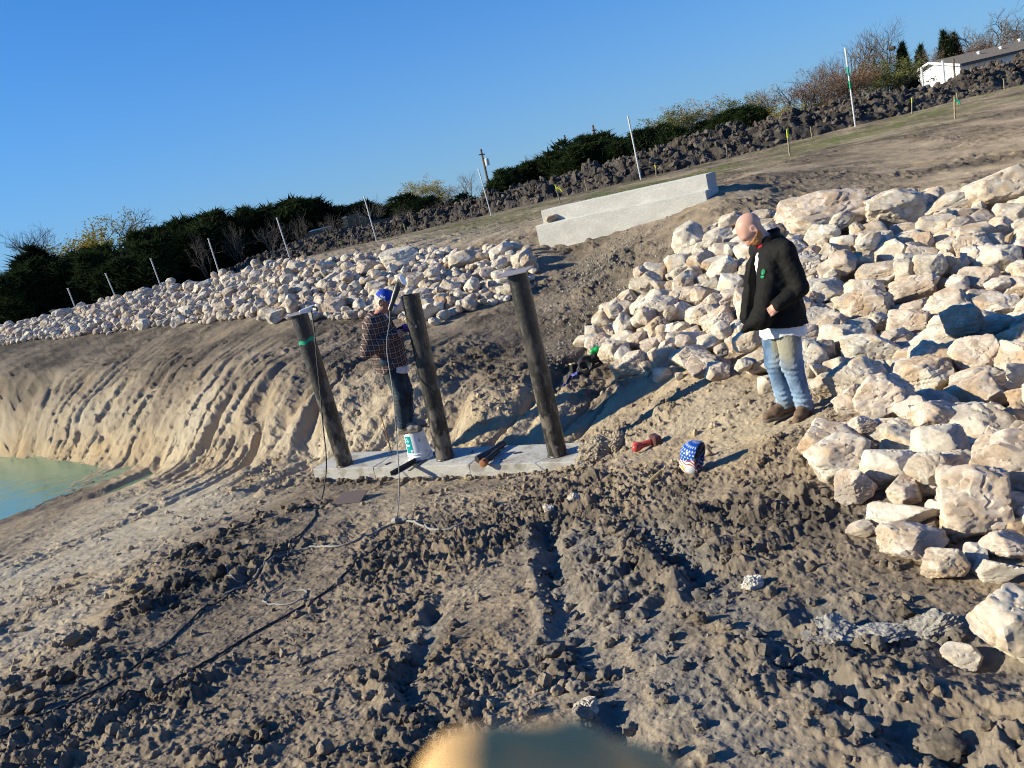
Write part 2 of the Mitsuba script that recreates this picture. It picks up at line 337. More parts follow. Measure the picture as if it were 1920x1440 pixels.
NEAR_ROCKS = [(1.74, 4.14, 0.41, 0.36), (1.88, 3.88, 0.32, 0.3), (2.27, 4.54, 0.38, 0.25), (2.19, 4.83, 0.38, 0.2), (2.2, 3.93, 0.32, 0.38), (2.46, 3.83, 0.28, 0.28), (1.88, 3.12, 0.36, 0.42), (1.68, 3.36, 0.32, 0.22), (1.59, 3.07, 0.32, 0.19), (1.58, 2.85, 0.2, 0.16), (1.73, 2.73, 0.25, 0.15), (2.06, 3.12, 0.2, 0.2), (1.87, 2.91, 0.21, 0.14), (1.5, 3.42, 0.15, 0.08), (1.40, 2.16, 0.28, 0.28), (1.27, 2.26, 0.14, 0.12), (2.46, 5.51, 0.25, 0.15), (2.67, 5.51, 0.32, 0.18), (2.79, 5.16, 0.33, 0.17), (3.33, 5.31, 0.47, 0.25), (2.77, 4.63, 0.23, 0.18), (3.0, 4.69, 0.26, 0.12), (2.67, 6.42, 0.28, 0.21), (3.14, 7.09, 0.49, 0.48), (3.5, 6.29, 0.34, 0.28), (3.06, 6.29, 0.31, 0.26), (3.88, 7.23, 0.47, 0.34), (4.27, 7.91, 0.53, 0.22), (4.56, 8.34, 0.62, 0.35), (3.95, 8.1, 0.57, 0.45), (3.93, 9.14, 0.55, 0.38), (4.68, 9.17, 0.64, 0.33), (4.36, 9.72, 0.45, 0.34), (4.88, 10.48, 0.41, 0.32), (5.07, 10.0, 0.55, 0.43), (5.01, 11.38, 1.48, 0.8), (5.91, 10.93, 1.13, 0.64), (6.55, 10.65, 0.79, 0.44), (6.94, 10.33, 1.09, 0.65), (3.45, 12.87, 0.56, 0.65), (3.83, 12.56, 0.55, 0.41), (3.04, 11.5, 0.33, 0.3), (2.89, 10.56, 0.35, 0.28), (1.85, 12.41, 0.34, 0.28), (1.28, 11.65, 0.46, 0.25), (1.91, 9.94, 0.33, 0.3), (1.79, 8.98, 0.25, 0.22), (2.17, 7.93, 0.29, 0.26), (1.54, 10.04, 0.22, 0.2), (1.72, 10.0, 0.25, 0.16), (2.77, 9.0, 0.4, 0.27), (2.23, 9.76, 0.29, 0.29), (3.82, 5.58, 0.25, 0.25), (4.4, 6.87, 0.35, 0.23), (4.73, 7.87, 0.39, 0.29), (5.2, 7.56, 0.39, 0.33), (2.37, 7.01, 0.22, 0.22), (3.57, 9.42, 0.43, 0.36)]
BANK_ROCKS = [(0.45, 17.42, 0.63, 0.36), (-1.97, 19.11, 1.07, 0.53), (-2.82, 19.46, 0.55, 0.41), (-0.41, 17.73, 0.74, 0.42), (-5.09, 22.14, 0.71, 0.38), (-4.06, 20.95, 0.71, 0.33), (-8.92, 25.45, 0.75, 0.37), (-10.08, 27.33, 0.44, 0.4), (-12.4, 29.47, 0.67, 0.4), (-16.55, 31.09, 0.83, 0.44), (-1.27, 14.64, 0.51, 0.41), (-4.87, 17.73, 0.46, 0.33)]
RIGHT_POLY = [(1.3, 11.6), (1.7, 12.6), (3.1, 12.7), (3.6, 13.2), (4.6, 13.1), (5.4, 12.5), (6.3, 12.0), (7.0, 11.4), (8.6, 9.8), (8.0, 6.5), (5.0, 2.4), (2.6, 2.72), (1.84, 2.72), (1.44, 3.09), (1.65, 3.7), (1.7, 4.41), (2.1, 4.95), (2.75, 5.7), (2.85, 6.5), (2.55, 7.1), (2.15, 8.04), (1.75, 9.18), (1.4, 10.21)]
LEFT_POLY = [(-17.64, 28.33), (-13.51, 25.21), (-9.53, 22.64), (-6.2, 19.3), (-3.69, 16.61), (-2.43, 15.64), (-1.09, 14.3), (-0.24, 14.7), (0.63, 14.49), (1.15, 16.32), (0.77, 18.44), (-0.26, 18.61), (-1.92, 20.56), (-4.21, 22.46), (-6.65, 26.14), (-9.55, 27.14), (-14.57, 34.19), (-18.02, 33.93), (-21.09, 34.26)]


def inside(poly, x, y):
    poly = np.array(poly); x2, y2 = np.roll(poly[:, 0], -1), np.roll(poly[:, 1], -1)
    c = (poly[:, 1] > y[:, None]) != (y2 > y[:, None])
    with np.errstate(divide='ignore', invalid='ignore'):
        xs = (x2 - poly[:, 0]) * (y[:, None] - poly[:, 1]) / (y2 - poly[:, 1]) + poly[:, 0]
    return ((c & (x[:, None] < xs)).sum(1) % 2) == 1


ROCKS = []      # x, y, width, height, depth, lift above ground (centre, in heights), marked
for (x, y, w, h) in NEAR_ROCKS:
    f = np.array([x, y]) / math.hypot(x, y) * min(w, h) * .35
    ROCKS.append((x + f[0], y + f[1], w * .97, h * .92, .46 * (w + h), .33, 1))
for (x, y, w, h) in BANK_ROCKS:
    f = np.array([x, y]) / math.hypot(x, y) * min(w, h) * .35
    ROCKS.append((x + f[0], y + f[1], w, h, .5 * (w + h), .35, 2))


def scatter(poly, sizes, gap, tries, mark, lift=(.18, .4), flat=(.62, .95), thin=None):
    g = np.random.default_rng(len(ROCKS) + 5)
    px, py = np.array(poly).T
    pts = [(r[0], r[1], .5 * r[2]) for r in ROCKS]
    cell = {}
    def keyof(x, y): return int(x // .5), int(y // .5)
    for q in pts: cell.setdefault(keyof(q[0], q[1]), []).append(q)
    X, Y = g.uniform(px.min(), px.max(), tries), g.uniform(py.min(), py.max(), tries)
    ok = inside(poly, X, Y)
    # the big ones find their places first
    S = np.sort(sizes[0] + (sizes[1] - sizes[0]) * g.random(tries) ** 2.2)[::-1]
    if thin is not None: ok &= ~thin(X, Y, S)
    for x, y, s in zip(X[ok], Y[ok], S[ok]):
        a, b = keyof(x, y); r = s / 2
        if any((q[0] - x) ** 2 + (q[1] - y) ** 2 < (gap * (q[2] + r)) ** 2 for i_ in (-2, -1, 0, 1, 2) for j_ in (-2, -1, 0, 1, 2) for q in cell.get((a + i_, b + j_), ())): continue
        cell.setdefault((a, b), []).append((x, y, r))
        ROCKS.append((x, y, s * g.uniform(1, 1.25), s * g.uniform(*flat), s * g.uniform(.8, 1.1), g.uniform(*lift), mark))


def bare(x, y, s):      # patches of dirt show through the right pile
    return (n2(x, y, .9, 44, 2) > .63) & (s < .4)


scatter(RIGHT_POLY, (.17, .46), .80, 26000, 3, thin=bare)
scatter(RIGHT_POLY, (.09, .17), .78, 9000, 3, thin=bare)
scatter(RIGHT_POLY, (.2, .36), .46, 900, 3, lift=(.85, 1.15))
scatter(LEFT_POLY, (.26, .48), 1.7, 2500, 4)


def fill(poly, step, lo, hi, keep_, lift, hmin, hmax, seed):      # small rubble on a shaken honeycomb, round the big ones already lying there
    g = np.random.default_rng(seed)
    px, py = np.array(poly).T
    gx_, gy_ = np.meshgrid(np.arange(px.min(), px.max(), step), np.arange(py.min(), py.max(), step * .87), indexing='ij')
    gx_ = gx_ + (np.arange(gx_.shape[1]) % 2) * step / 2
    q = np.stack([gx_.ravel(), gy_.ravel()], -1) + g.normal(0, step * .19, (gx_.size, 2))
    q = q[inside(poly, q[:, 0], q[:, 1]) & (g.random(len(q)) < keep_) & (q[:, 1] > hmin) & (q[:, 1] <= hmax)]
    B = np.array([(r[0], r[1], r[2]) for r in ROCKS if r[6] in (2, 4)])
    dd, ii = cKDTree(B[:, :2]).query(q); q = q[dd > B[ii, 2] * .48 + step * .2]
    for x, y in q:
        s_ = lo + (hi - lo) * g.random() ** 2
        ROCKS.append((x, y, s_ * g.uniform(1, 1.3), s_ * g.uniform(.6, .95), s_ * g.uniform(.8, 1.1), g.uniform(*lift), 5))


fill(LEFT_POLY, .215, .15, .33, .97, (.25, .6), 0, 20.5, 41)
fill(LEFT_POLY, .195, .12, .26, .97, (.25, .6), 20.5, 99, 42)
fill(LEFT_POLY, .5, .17, .33, .8, (.8, 1.1), 0, 99, 43)
RA = np.array(ROCKS)
gzr = ground(RA[:, 0], RA[:, 1])
show = np.maximum(RA[:, 2], RA[:, 3]) / np.hypot(RA[:, 0], RA[:, 1])
vis = np.abs(np.arctan2(RA[:, 0], RA[:, 1])) < math.radians(37)
show = np.where(vis, show, 0) + (RA[:, 6] < 2.5)
order = np.argsort(-show)
STUFFV, STUFFF, nst = {k: [] for k in range(3)}, {k: [] for k in range(3)}, {k: 0 for k in range(3)}
RL = {'near': ('cream limestone rock of the near heap at the right edge, below the bare dirt gap', 'limestone rocks of the near right heap'),
      'pile': ('cream limestone rock of the pile behind and beside the bald man', 'limestone rocks of the pile behind the bald man'),
      'top': ('big cream limestone boulder on the crest of the right rock pile, under the upper field', 'big boulders along the crest of the right pile'),
      'bank': ('cream limestone rock of the long rubble bank beyond the three posts', 'limestone rocks of the far left bank')}
SPECIAL = {0: 'large rounded cream boulder, leftmost of the near right heap', 5: None, 6: 'tallest cream boulder in the middle of the near right heap', 4: 'tall slab-sided pale boulder leaning left in the near right heap',
           14: 'biggest whitish boulder at the bottom right corner, apart from the heap', 15: 'small pale rock touching the biggest boulder in the bottom right corner', 13: 'small flat rock lying alone on the mud left of the near heap',
           35: 'very large flat-topped cream boulder on the pile crest, just right of the bald head', 23: 'big upright grey-cream block beside the bald man’s knee'.replace('’', "'")}
for rank, k in enumerate(order):
    x, y, w, h, dp, lift, mark = RA[k]
    g = np.random.default_rng(3000 + k)
    var = int(g.integers(NV)); yaw = math.degrees(math.atan2(-x, y)) + g.uniform(-28, 28); tilt = g.uniform(-16, 16, 2)
    if mark >= 3: yaw, tilt = g.uniform(0, 360), g.uniform(-25, 25, 2)
    M = T().translate([x, y, gzr[k] + h * lift]).rotate([0, 0, 1], yaw).rotate([1, 0, 0], tilt[0]).rotate([0, 1, 0], tilt[1]).scale([w, dp, h])
    if rank < 296 and vis[k]:
        sub = 4 if show[k] % 1 > .045 else 3
        zone = 'bank' if mark in (2, 4, 5) else 'near' if (y < 4.95) else 'top' if (y > 10 and x > 4.5 and w > .7) else 'pile'
        big = 'large' if w > .38 else 'small' if w < .24 else 'medium'
        if zone == 'pile':
            at = ('on the lower left flank of the pile by the tool bag' if y > 8.6 and x < 2.6 else 'on the upper left pile, left of the bald head' if y > 9.5 and x < 4.1 else
                  'high on the pile, right of the black jacket' if y > 8.0 else "on the pile beside the bald man's jeans" if x < 3.6 else 'at the right edge of the pile, around the shadow')
        elif zone == 'near': at = 'in the upper part of the near right heap' if y > 3.9 else 'in the lower part of the near right heap'
        elif zone == 'top': big, at = 'very big', 'on the crest of the right pile, under the upper field'
        else: at = 'in the long rubble bank beyond the three posts'
        lab = f'{big} cream rock {at}'; grp = f'{big} rocks {at}'
        own = SPECIAL.get(int(k)) if mark == 1 else None
        key = thing('limestone_rock', own or lab, 'rock', None if own else grp)
        scene[key] = {**ROCKP[sub][var][0], 'to_world': M}
    else:
        v, f = ROCKV[2 if show[k] % 1 > .020 else 1][var]
        mt = np.array(M.matrix); c = var % 3
        STUFFV[c].append(v @ mt[:3, :3].T + mt[:3, 3]); STUFFF[c].append(f + nst[c]); nst[c] += len(v)
for c in range(3):
    if STUFFV[c]:
        k = f'limestone_rubble__{c + 1:03d}'
        scene[k] = mikit.ply(trimesh.Trimesh(np.vstack(STUFFV[c]), np.vstack(STUFFF[c]), process=False), f'limestone_{c}', smooth=False)
labels['limestone_rubble'] = {'kind': 'stuff', 'label': 'smaller cream limestone rubble filling the rock banks', 'category': 'rubble'}
# broken crusts of grey concrete in the mud
for (x, y, w, h, dp, tx, ty, lab) in [(1.30, 2.50, .21, .10, .13, 28, -18, 'dark grey tilted concrete chunk in the mud beside the corner boulder'),
                                      (.98, 2.62, .22, .05, .17, 8, 6, 'grey crumbling concrete crust, farther left of two in the mud'),
                                      (1.12, 2.52, .18, .045, .15, -6, 4, 'grey crumbling concrete crust next to the dark tilted chunk')]:
    key = thing('concrete_chunk', lab, 'concrete chunk')
    v, f = ROCKV[4][int(w * 100) % NV]; v = v * (1 + .55 * (meshkit.fbm(v * 7 + w * 50, 3)[:, None] - .5) + .35 * (meshkit.noise(v * 17)[:, None] - .5))
    scene[key] = {**mikit.ply(trimesh.Trimesh(v, f, process=False), 'grey_rubble', smooth=30),
                  'to_world': T().translate([x, y, gz(x, y) + h * .12]).rotate([1, 0, 0], tx).rotate([0, 1, 0], ty).scale([w, dp, h])}
# ------------------------------------------------------------------ helpers for built things
def tube(points, radius, sides=8, caps=True):
    p = np.asarray(points, float)
    rad = np.broadcast_to(np.asarray(radius, float), (len(p),))
    t = np.gradient(p, axis=0); t /= np.linalg.norm(t, axis=1, keepdims=True) + 1e-12
    a = np.cross(t[0], [0, 0, 1.0] if abs(t[0][2]) < .9 else [1.0, 0, 0]); a /= np.linalg.norm(a)
    A = []
    for k in range(len(p)):
        a = a - t[k] * (a @ t[k]); a /= np.linalg.norm(a) + 1e-12; A.append(a)
    A = np.array(A); B = np.cross(t, A); an = np.arange(sides) * 2 * np.pi / sides
    v = (p[:, None] + rad[:, None, None] * (np.cos(an)[None, :, None] * A[:, None] + np.sin(an)[None, :, None] * B[:, None])).reshape(-1, 3)
    i, j = np.meshgrid(np.arange(len(p) - 1), np.arange(sides), indexing='ij')
    q = np.stack([i * sides + j, i * sides + (j + 1) % sides, (i + 1) * sides + (j + 1) % sides, (i + 1) * sides + j], -1).reshape(-1, 4)
    f = np.vstack([q[:, [0, 1, 2]], q[:, [0, 2, 3]]])
    if caps:
        n = len(v); v = np.vstack([v, p[:1], p[-1:]]); k = np.arange(sides); e = (len(p) - 1) * sides
        f = np.vstack([f, np.stack([k * 0 + n, (k + 1) % sides, k], -1), np.stack([k * 0 + n + 1, e + k, e + (k + 1) % sides], -1)])
    return trimesh.Trimesh(v, f, process=False)


def lathe(profile, sides=40):
    """profile: (radius, z) from bottom to top"""
    pr = np.array(profile, float); an = np.arange(sides) * 2 * np.pi / sides
    v = np.stack([pr[:, 0, None] * np.cos(an), pr[:, 0, None] * np.sin(an), np.repeat(pr[:, 1, None], sides, 1)], -1).reshape(-1, 3)
    i, j = np.meshgrid(np.arange(len(pr) - 1), np.arange(sides), indexing='ij')
    q = np.stack([i * sides + j, i * sides + (j + 1) % sides, (i + 1) * sides + (j + 1) % sides, (i + 1) * sides + j], -1).reshape(-1, 4)
    return trimesh.Trimesh(v, np.vstack([q[:, [0, 1, 2]], q[:, [0, 2, 3]]]), process=False)


def block(sx, sy, sz, ch=.004):
    """a box with chamfered edges, centred"""
    import manifold3d as m3
    b = m3.Manifold.cube([sx, sy, sz], True)
    c = m3.Manifold.batch_hull([m3.Manifold.cube([sx - 2 * ch, sy - 2 * ch, sz], True), m3.Manifold.cube([sx - 2 * ch, sy, sz - 2 * ch], True), m3.Manifold.cube([sx, sy - 2 * ch, sz - 2 * ch], True)])
    k = c.to_mesh()
    return trimesh.Trimesh(k.vert_properties[:, :3], k.tri_verts)


def moved(m, loc=(0, 0, 0), rx=0, ry=0, rz=0, scale=None):
    m = m.copy()
    if scale is not None: m.apply_scale(scale)
    for ax, an in (([1, 0, 0], rx), ([0, 1, 0], ry), ([0, 0, 1], rz)):
        if an: m.apply_transform(trimesh.transformations.rotation_matrix(math.radians(an), ax))
    m.apply_translation(loc)
    return m


def cat(*ms): return trimesh.util.concatenate(ms)


# ------------------------------------------------------------------ concrete footing with three pipe posts
def concrete(p, n, uv):
    a, b = mikit.fbm(p.x * 4, p.y * 4, p.z * 4, 3), mikit.fbm(p.x * 45, p.y * 45, p.z * 45, 3)
    mud = mikit.smoothstep(.52, .70, mikit.fbm(p.x * 7 + 9, p.y * 7, p.z * 7, 4))
    return mikit.mix(mikit.mix((.32, .308, .288), (.46, .445, .417), a) * (.82 + .36 * b), (.17, .14, .11), mud * .55)


bsdf('concrete_material', mikit.proc(concrete), .9, .25, lambda p, n, uv: mikit.fbm(p.x * 50, p.y * 50, p.z * 50, 3), .006, 2e-3)
TOPZ = EYE[2] - 2.85
SD = np.array([3.26, -2.07]); SD /= np.linalg.norm(SD); SN = np.array([-SD[1], SD[0]])       # along the footing, and away from the camera
sA, sB = np.array([-2.86, 9.85]), np.array([.47, 7.74])
SL = float(np.linalg.norm(sB - sA)); SC = (sA + sB) / 2 + SN * .28; SROT = math.degrees(math.atan2(SD[1], SD[0]))


def on_slab(s, t, z=0.0):       # s along from the left front corner, t back from the front edge
    q = sA + SD * s + SN * t
    return np.array([q[0], q[1], TOPZ + z])


key = thing('concrete_footing', 'low pale concrete footing carrying the three dark pipe posts', 'footing')
joints = [0, 1.08, 2.55, SL]
for a, b in zip(joints[:-1], joints[1:]):
    m = block(b - a - .008, .56, .24, .007)
    m = m.subdivide_to_size(.08)
    m.vertices += (meshkit.fbm(m.vertices * 9 + a, 3)[:, None] - .5) * .006
    c = on_slab((a + b) / 2, .28, -.12)
    put(key, 'section', mikit.ply(moved(m, c, rz=SROT), 'concrete_material', smooth=30))
m = block(SL - .02, .55, .2, .002); put(key, 'core', mikit.ply(moved(m, on_slab(SL / 2, .28, -.135), rz=SROT), 'concrete_material'))


def steel(p, n, uv):
    a = mikit.fbm(p.x * 5, p.y * 5, p.z * 2.2, 4)
    scr = mikit.smoothstep(.62, .72, mikit.fbm(p.x * 60, p.y * 60, p.z * 9, 3))
    mud = mikit.smoothstep(.50, .66, mikit.fbm(p.x * 14, p.y * 14, p.z * 6 + 5, 4)) * mikit.smoothstep(.9, -1.3, p.z)
    c = mikit.mix((.011, .0105, .0105), (.034, .030, .027), a)
    c = mikit.mix(c, (.19, .17, .15), scr * .30)
    return mikit.mix(c, (.24, .205, .165), mud * .55)


bsdf('pipe_steel', mikit.proc(steel), .40, .5, lambda p, n, uv: mikit.fbm(p.x * 30, p.y * 30, p.z * 30, 3), .004, 2e-3)
bsdf('plate_steel', (.27, .23, .22), .45, .5, metallic=.2)
bsdf('green_paint', (.0, .30, .15), .5, .4)
bsdf('white_plastic', (.80, .80, .82), .35, .5)
bsdf('black_rubber', (.022, .022, .024), .55, .4)
bsdf('grey_rubber', (.22, .21, .20), .6, .4)
bsdf('dark_metal', (.035, .034, .036), .4, .5)
RP = .108
PIPES = [((-2.376, 9.69), 2.05, (0, 0), .27, 'left'), ((-1.0, 8.94), 2.02, (.10, .02), 0, 'middle'), ((.31, 8.10), 2.06, (.02, .0), .33, 'right')]
PTOP = []
for (x, y), hgt, lean, plate, nm in PIPES:
    lab = {'left': 'left dark steel pipe post with a flat cap plate and a green paint band', 'middle': 'middle mud-smeared dark pipe post, open at the top, beside the man on the bucket',
           'right': 'right black steel pipe post with a wide square cap plate'}[nm]
    key = thing('pipe_post', lab, 'post')
    bot, top = np.array([x, y, TOPZ]), np.array([x + lean[0], y + lean[1], TOPZ + hgt])
    PTOP.append(top)
    n_ = 40
    pts = bot + (top - bot) * np.linspace(0, 1, n_)[:, None]
    outer, inner = tube(pts, RP, 40, False), tube(pts[::-1], RP - .009, 40, False)
    k = np.arange(40); a0, b0 = (n_ - 1) * 40 + k, len(outer.vertices) + (-k) % 40
    ov, iv = outer.vertices, inner.vertices
    # join the rims at the top by nearest vertex
    rim = []
    io = (n_ - 1) * 40
    near = [int(np.argmin(np.linalg.norm(iv[:40] - ov[io + q], axis=1))) for q in range(40)]
    for q in range(40):
        q2 = (q + 1) % 40
        rim += [[io + q, io + q2, len(ov) + near[q2]], [io + q, len(ov) + near[q2], len(ov) + near[q]]]
    pm = trimesh.Trimesh(np.vstack([ov, iv]), np.vstack([outer.faces, inner.faces + len(ov), rim]), process=False)
    put(key, 'pipe', mikit.ply(pm, 'pipe_steel', smooth=40))
    put(key, 'weld_collar', mikit.ply(tube([bot + [0, 0, -.01], bot + [0, 0, .012], bot + [0, 0, .02]], [RP + .012, RP + .010, RP + .002], 40), 'pipe_steel', smooth=40))
    if plate:
        put(key, 'cap_plate', mikit.ply(moved(block(plate, plate, .014, .002), top + [-.015, 0, .008], rx=1.5, ry=-1, rz=SROT + 12), 'plate_steel'))
    if nm == 'left':
        bz = top + (bot - top) * .17
        an = np.linspace(math.radians(-170), math.radians(-20), 26)
        band = []
        for s_, zz in ((0, .022), (1, -.022)):
            band.append(np.stack([bz[0] + (RP + .003) * np.cos(an), bz[1] + (RP + .003) * np.sin(an), bz[2] + zz + .012 * np.sin(an * 5 + s_) + .05 * (an + 1.6) / 3], -1))
        v = np.vstack(band); q = np.arange(25)
        put(key, 'paint_band', mikit.ply(trimesh.Trimesh(v, np.vstack([np.stack([q, q + 1, q + 27], -1), np.stack([q, q + 27, q + 26], -1)]), process=False), 'green_paint', smooth=True))
    if nm == 'right':
        for zz, an_ in ((.33, -1.75), (.12, -1.55)):
            put(key, 'bolt', mikit.ply(moved(trimesh.creation.cylinder(.014, .02, sections=10), (x + (RP) * math.cos(an_), y + RP * math.sin(an_), TOPZ + zz), rx=90), 'plate_steel', smooth=30))
    if nm == 'middle':
        put(key, 'weld_lug', mikit.ply(moved(block(.02, .03, .03, .004), top + [-.02, -RP, -.36]), 'plate_steel'))
# ------------------------------------------------------------------ people: smooth bodies from blended limbs
def limb(P, a, b, ra, rb, sq=None):
    a, b = np.asarray(a, float), np.asarray(b, float); d = b - a
    t = np.clip(((P - a) @ d) / (d @ d), 0, 1)
    q = P - a - t[:, None] * d
    if sq is not None: q = q / np.asarray(sq)
    return np.linalg.norm(q, axis=1) - (ra + (rb - ra) * t)


def egg(P, c, r, R=None):
    q = P - np.asarray(c, float)
    if R is not None: q = q @ R
    r = np.asarray(r, float)
    k0, k1 = np.linalg.norm(q / r, axis=1), np.linalg.norm(q / r**2, axis=1) + 1e-9
    return k0 * (k0 - 1) / k1


def blend(ds, k=.03):
    out = ds[0]
    for d in ds[1:]:
        h = np.clip(.5 + .5 * (out - d) / k, 0, 1)
        out = out * (1 - h) + d * h - k * h * (1 - h)
    return out


def nets(fn, lo, hi, h):
    """the surface fn = 0 as a closed mesh (surface nets)"""
    lo, hi = np.asarray(lo, float), np.asarray(hi, float)
    n = np.ceil((hi - lo) / h).astype(int) + 1
    g = np.stack(np.meshgrid(*[lo[k] + h * np.arange(n[k]) for k in range(3)], indexing='ij'), -1)
    # first on every fourth point, then closely only where the surface can be
    st = 4
    G = np.stack(np.meshgrid(*[lo[k] + h * st * np.arange(-(-n[k] // st) + 1) for k in range(3)], indexing='ij'), -1)
    C4 = fn(G.reshape(-1, 3)).reshape(G.shape[:3])
    fill = C4.repeat(st, 0).repeat(st, 1).repeat(st, 2)[st // 2:, st // 2:, st // 2:][:n[0], :n[1], :n[2]]
    F = fill.copy(); m = np.abs(fill) < st * h * 1.9
    F[m] = fn(g[m])
    F = np.pad(F[1:-1, 1:-1, 1:-1], 1, constant_values=1.0)
    ins = F < 0
    cnt = sum(ins[i:n[0] - 1 + i, j:n[1] - 1 + j, k:n[2] - 1 + k].astype(int) for i in (0, 1) for j in (0, 1) for k in (0, 1))
    act = (cnt > 0) & (cnt < 8)
    idx = -np.ones(act.shape, int); idx[act] = np.arange(act.sum())
    C = np.argwhere(act); S, N = np.zeros((len(C), 3)), np.zeros(len(C))
    for ax in range(3):
        for o1 in (0, 1):
            for o2 in (0, 1):
                off = np.zeros(3, int); oth = [k for k in range(3) if k != ax]; off[oth[0]], off[oth[1]] = o1, o2
                A = C + off; B = A.copy(); B[:, ax] += 1
                fa, fb = F[tuple(A.T)], F[tuple(B.T)]; m = (fa < 0) != (fb < 0)
                t = np.where(m, fa / np.where(m, fa - fb, 1), 0)
                q = A.astype(float); q[:, ax] += t
                S[m] += q[m]; N[m] += 1
    V = lo + h * S / N[:, None]
    faces = []
    for ax in range(3):
        u, w = [(1, 2), (2, 0), (0, 1)][ax]
        a, b = np.take(ins, np.arange(n[ax] - 1), ax), np.take(ins, np.arange(1, n[ax]), ax)
        E = np.argwhere(a != b)
        E = E[(E[:, u] > 0) & (E[:, w] > 0) & (E[:, u] < n[u] - 1) & (E[:, w] < n[w] - 1)]
        q = []
        for du, dw in ((-1, -1), (0, -1), (0, 0), (-1, 0)):
            c = E.copy(); c[:, u] += du; c[:, w] += dw; q.append(idx[tuple(c.T)])
        q = np.stack(q, -1)
        fl = ~ins[tuple(E.T)]; q[fl] = q[fl][:, ::-1]
        faces.append(q)
    q = np.vstack(faces)
    return trimesh.Trimesh(V, np.vstack([q[:, [0, 1, 2]], q[:, [0, 2, 3]]]), process=False)


def crumple(m, amp, f, seed, stretch=(1, 1, 1)):
    v = m.vertices * np.asarray(stretch)
    d = amp * (2 * np.abs(2 * meshkit.fbm(v * f, 2, seed) - 1) - .55)
    return trimesh.Trimesh(m.vertices + m.vertex_normals * d[:, None], m.faces, process=False)


def rotm(ax, deg): return trimesh.transformations.rotation_matrix(math.radians(deg), ax)[:3, :3]


def hand_sdf(P, wrist, along, palm_n, curl, s=1.0, thumb_side=1):
    """palm, five bent fingers; along: wrist to knuckles, palm_n: out of the palm"""
    a = np.asarray(along, float); a /= np.linalg.norm(a); n = np.asarray(palm_n, float); n -= a * (n @ a); n /= np.linalg.norm(n); t = np.cross(a, n) * thumb_side
    w = np.asarray(wrist, float)
    ds = [limb(P, w, w + a * .035 * s, .027 * s, .034 * s), limb(P, w + a * .03 * s + t * .018 * s, w + a * .085 * s + t * .026 * s, .016 * s, .014 * s), limb(P, w + a * .03 * s - t * .016 * s, w + a * .078 * s - t * .028 * s, .016 * s, .013 * s), limb(P, w + a * .03 * s, w + a * .085 * s, .018 * s, .014 * s)]
    palm = blend(ds, .02)
    fing = []
    for k, (off, ln) in enumerate(((.030, .075), (.010, .083), (-.010, .077), (-.029, .060))):
        base_ = w + a * (.088 - .004 * k) * s + t * off * s
        d, p, r = a.copy(), base_, .0098 * s
        for seg, fr in enumerate((.46, .31, .23)):
            ang = math.radians(curl * (1 + .12 * k) * (.75 if seg == 0 else 1))
            d = d * math.cos(ang) + n * math.sin(ang); m_ = n * math.cos(ang) - a * 0
            d /= np.linalg.norm(d)
            q = p + d * ln * fr * s; fing.append(limb(P, p, q, r, r * .92)); p, r = q, r * .92
    tb = w + a * .028 * s + t * .03 * s; d = a * .65 + t * .6 + n * .45; d /= np.linalg.norm(d)
    t1 = tb + d * .036 * s; d2 = a * .85 + n * .5; d2 /= np.linalg.norm(d2); t2 = t1 + d2 * .032 * s
    fing += [limb(P, tb, t1, .0135 * s, .0115 * s), limb(P, t1, t2, .0115 * s, .0095 * s)]
    return blend([palm, np.minimum.reduce(fing)], .008)


def head_sdf(P, c, R, jaw=1.0):
    """c: middle of the head; R: columns forward, left, up of the head"""
    q = (P - np.asarray(c, float)) @ R / 1.05
    sk = egg(q, (-.012, 0, .030), (.099, .077, .092))
    fc = blend([egg(q, (.030, 0, -.028), (.068, .060, .075)), egg(q, (.040, 0, -.078), (.048, .046 * jaw, .042)), egg(q, (.062, 0, .022), (.034, .052, .022))], .03)
    d = blend([sk, fc], .04)
    d = blend([d, limb(q, (.088, 0, .006), (.112, 0, -.030), .010, .0145), egg(q, (.098, .012, -.034), (.012, .009, .008)), egg(q, (.098, -.012, -.034), (.012, .009, .008))], .012)
    d = blend([d, egg(q, (.088, 0, -.060), (.014, .026, .008)), egg(q, (.086, 0, -.072), (.013, .022, .008))], .008)
    for s in (1, -1):
        d = np.maximum(d, -(np.linalg.norm(q - [.098, s * .031, .002], axis=1) - .017))
        d = blend([d, np.linalg.norm(q - [.078, s * .031, .002], axis=1) - .0125], .004)
        ear = blend([egg(q, (-.008, s * .080, -.004), (.024, .009, .034)), egg(q, (-.004, s * .079, -.026), (.013, .008, .014))], .008)
        ear = np.maximum(ear, -egg(q, (-.002, s * .090, .002), (.013, .008, .020)))
        d = blend([d, ear], .008)
    return d


def skin_bsdf(name, c1, c2):
    bsdf(name, mikit.proc(lambda p, n, uv: mikit.mix(c1, c2, mikit.fbm(p.x * 28, p.y * 28, p.z * 28, 3))), .5, .4, lambda p, n, uv: mikit.fbm(p.x * 160, p.y * 160, p.z * 160, 2), .0012, 1e-3, sheen=.2)


skin_bsdf('skin_fair', (.47, .245, .19), (.60, .36, .285))
skin_bsdf('skin_tanned', (.36, .15, .10), (.50, .25, .17))


def cloth_bump(f):
    return lambda p, n, uv: mikit.fbm(p.x * f, p.y * f, p.z * f, 3)


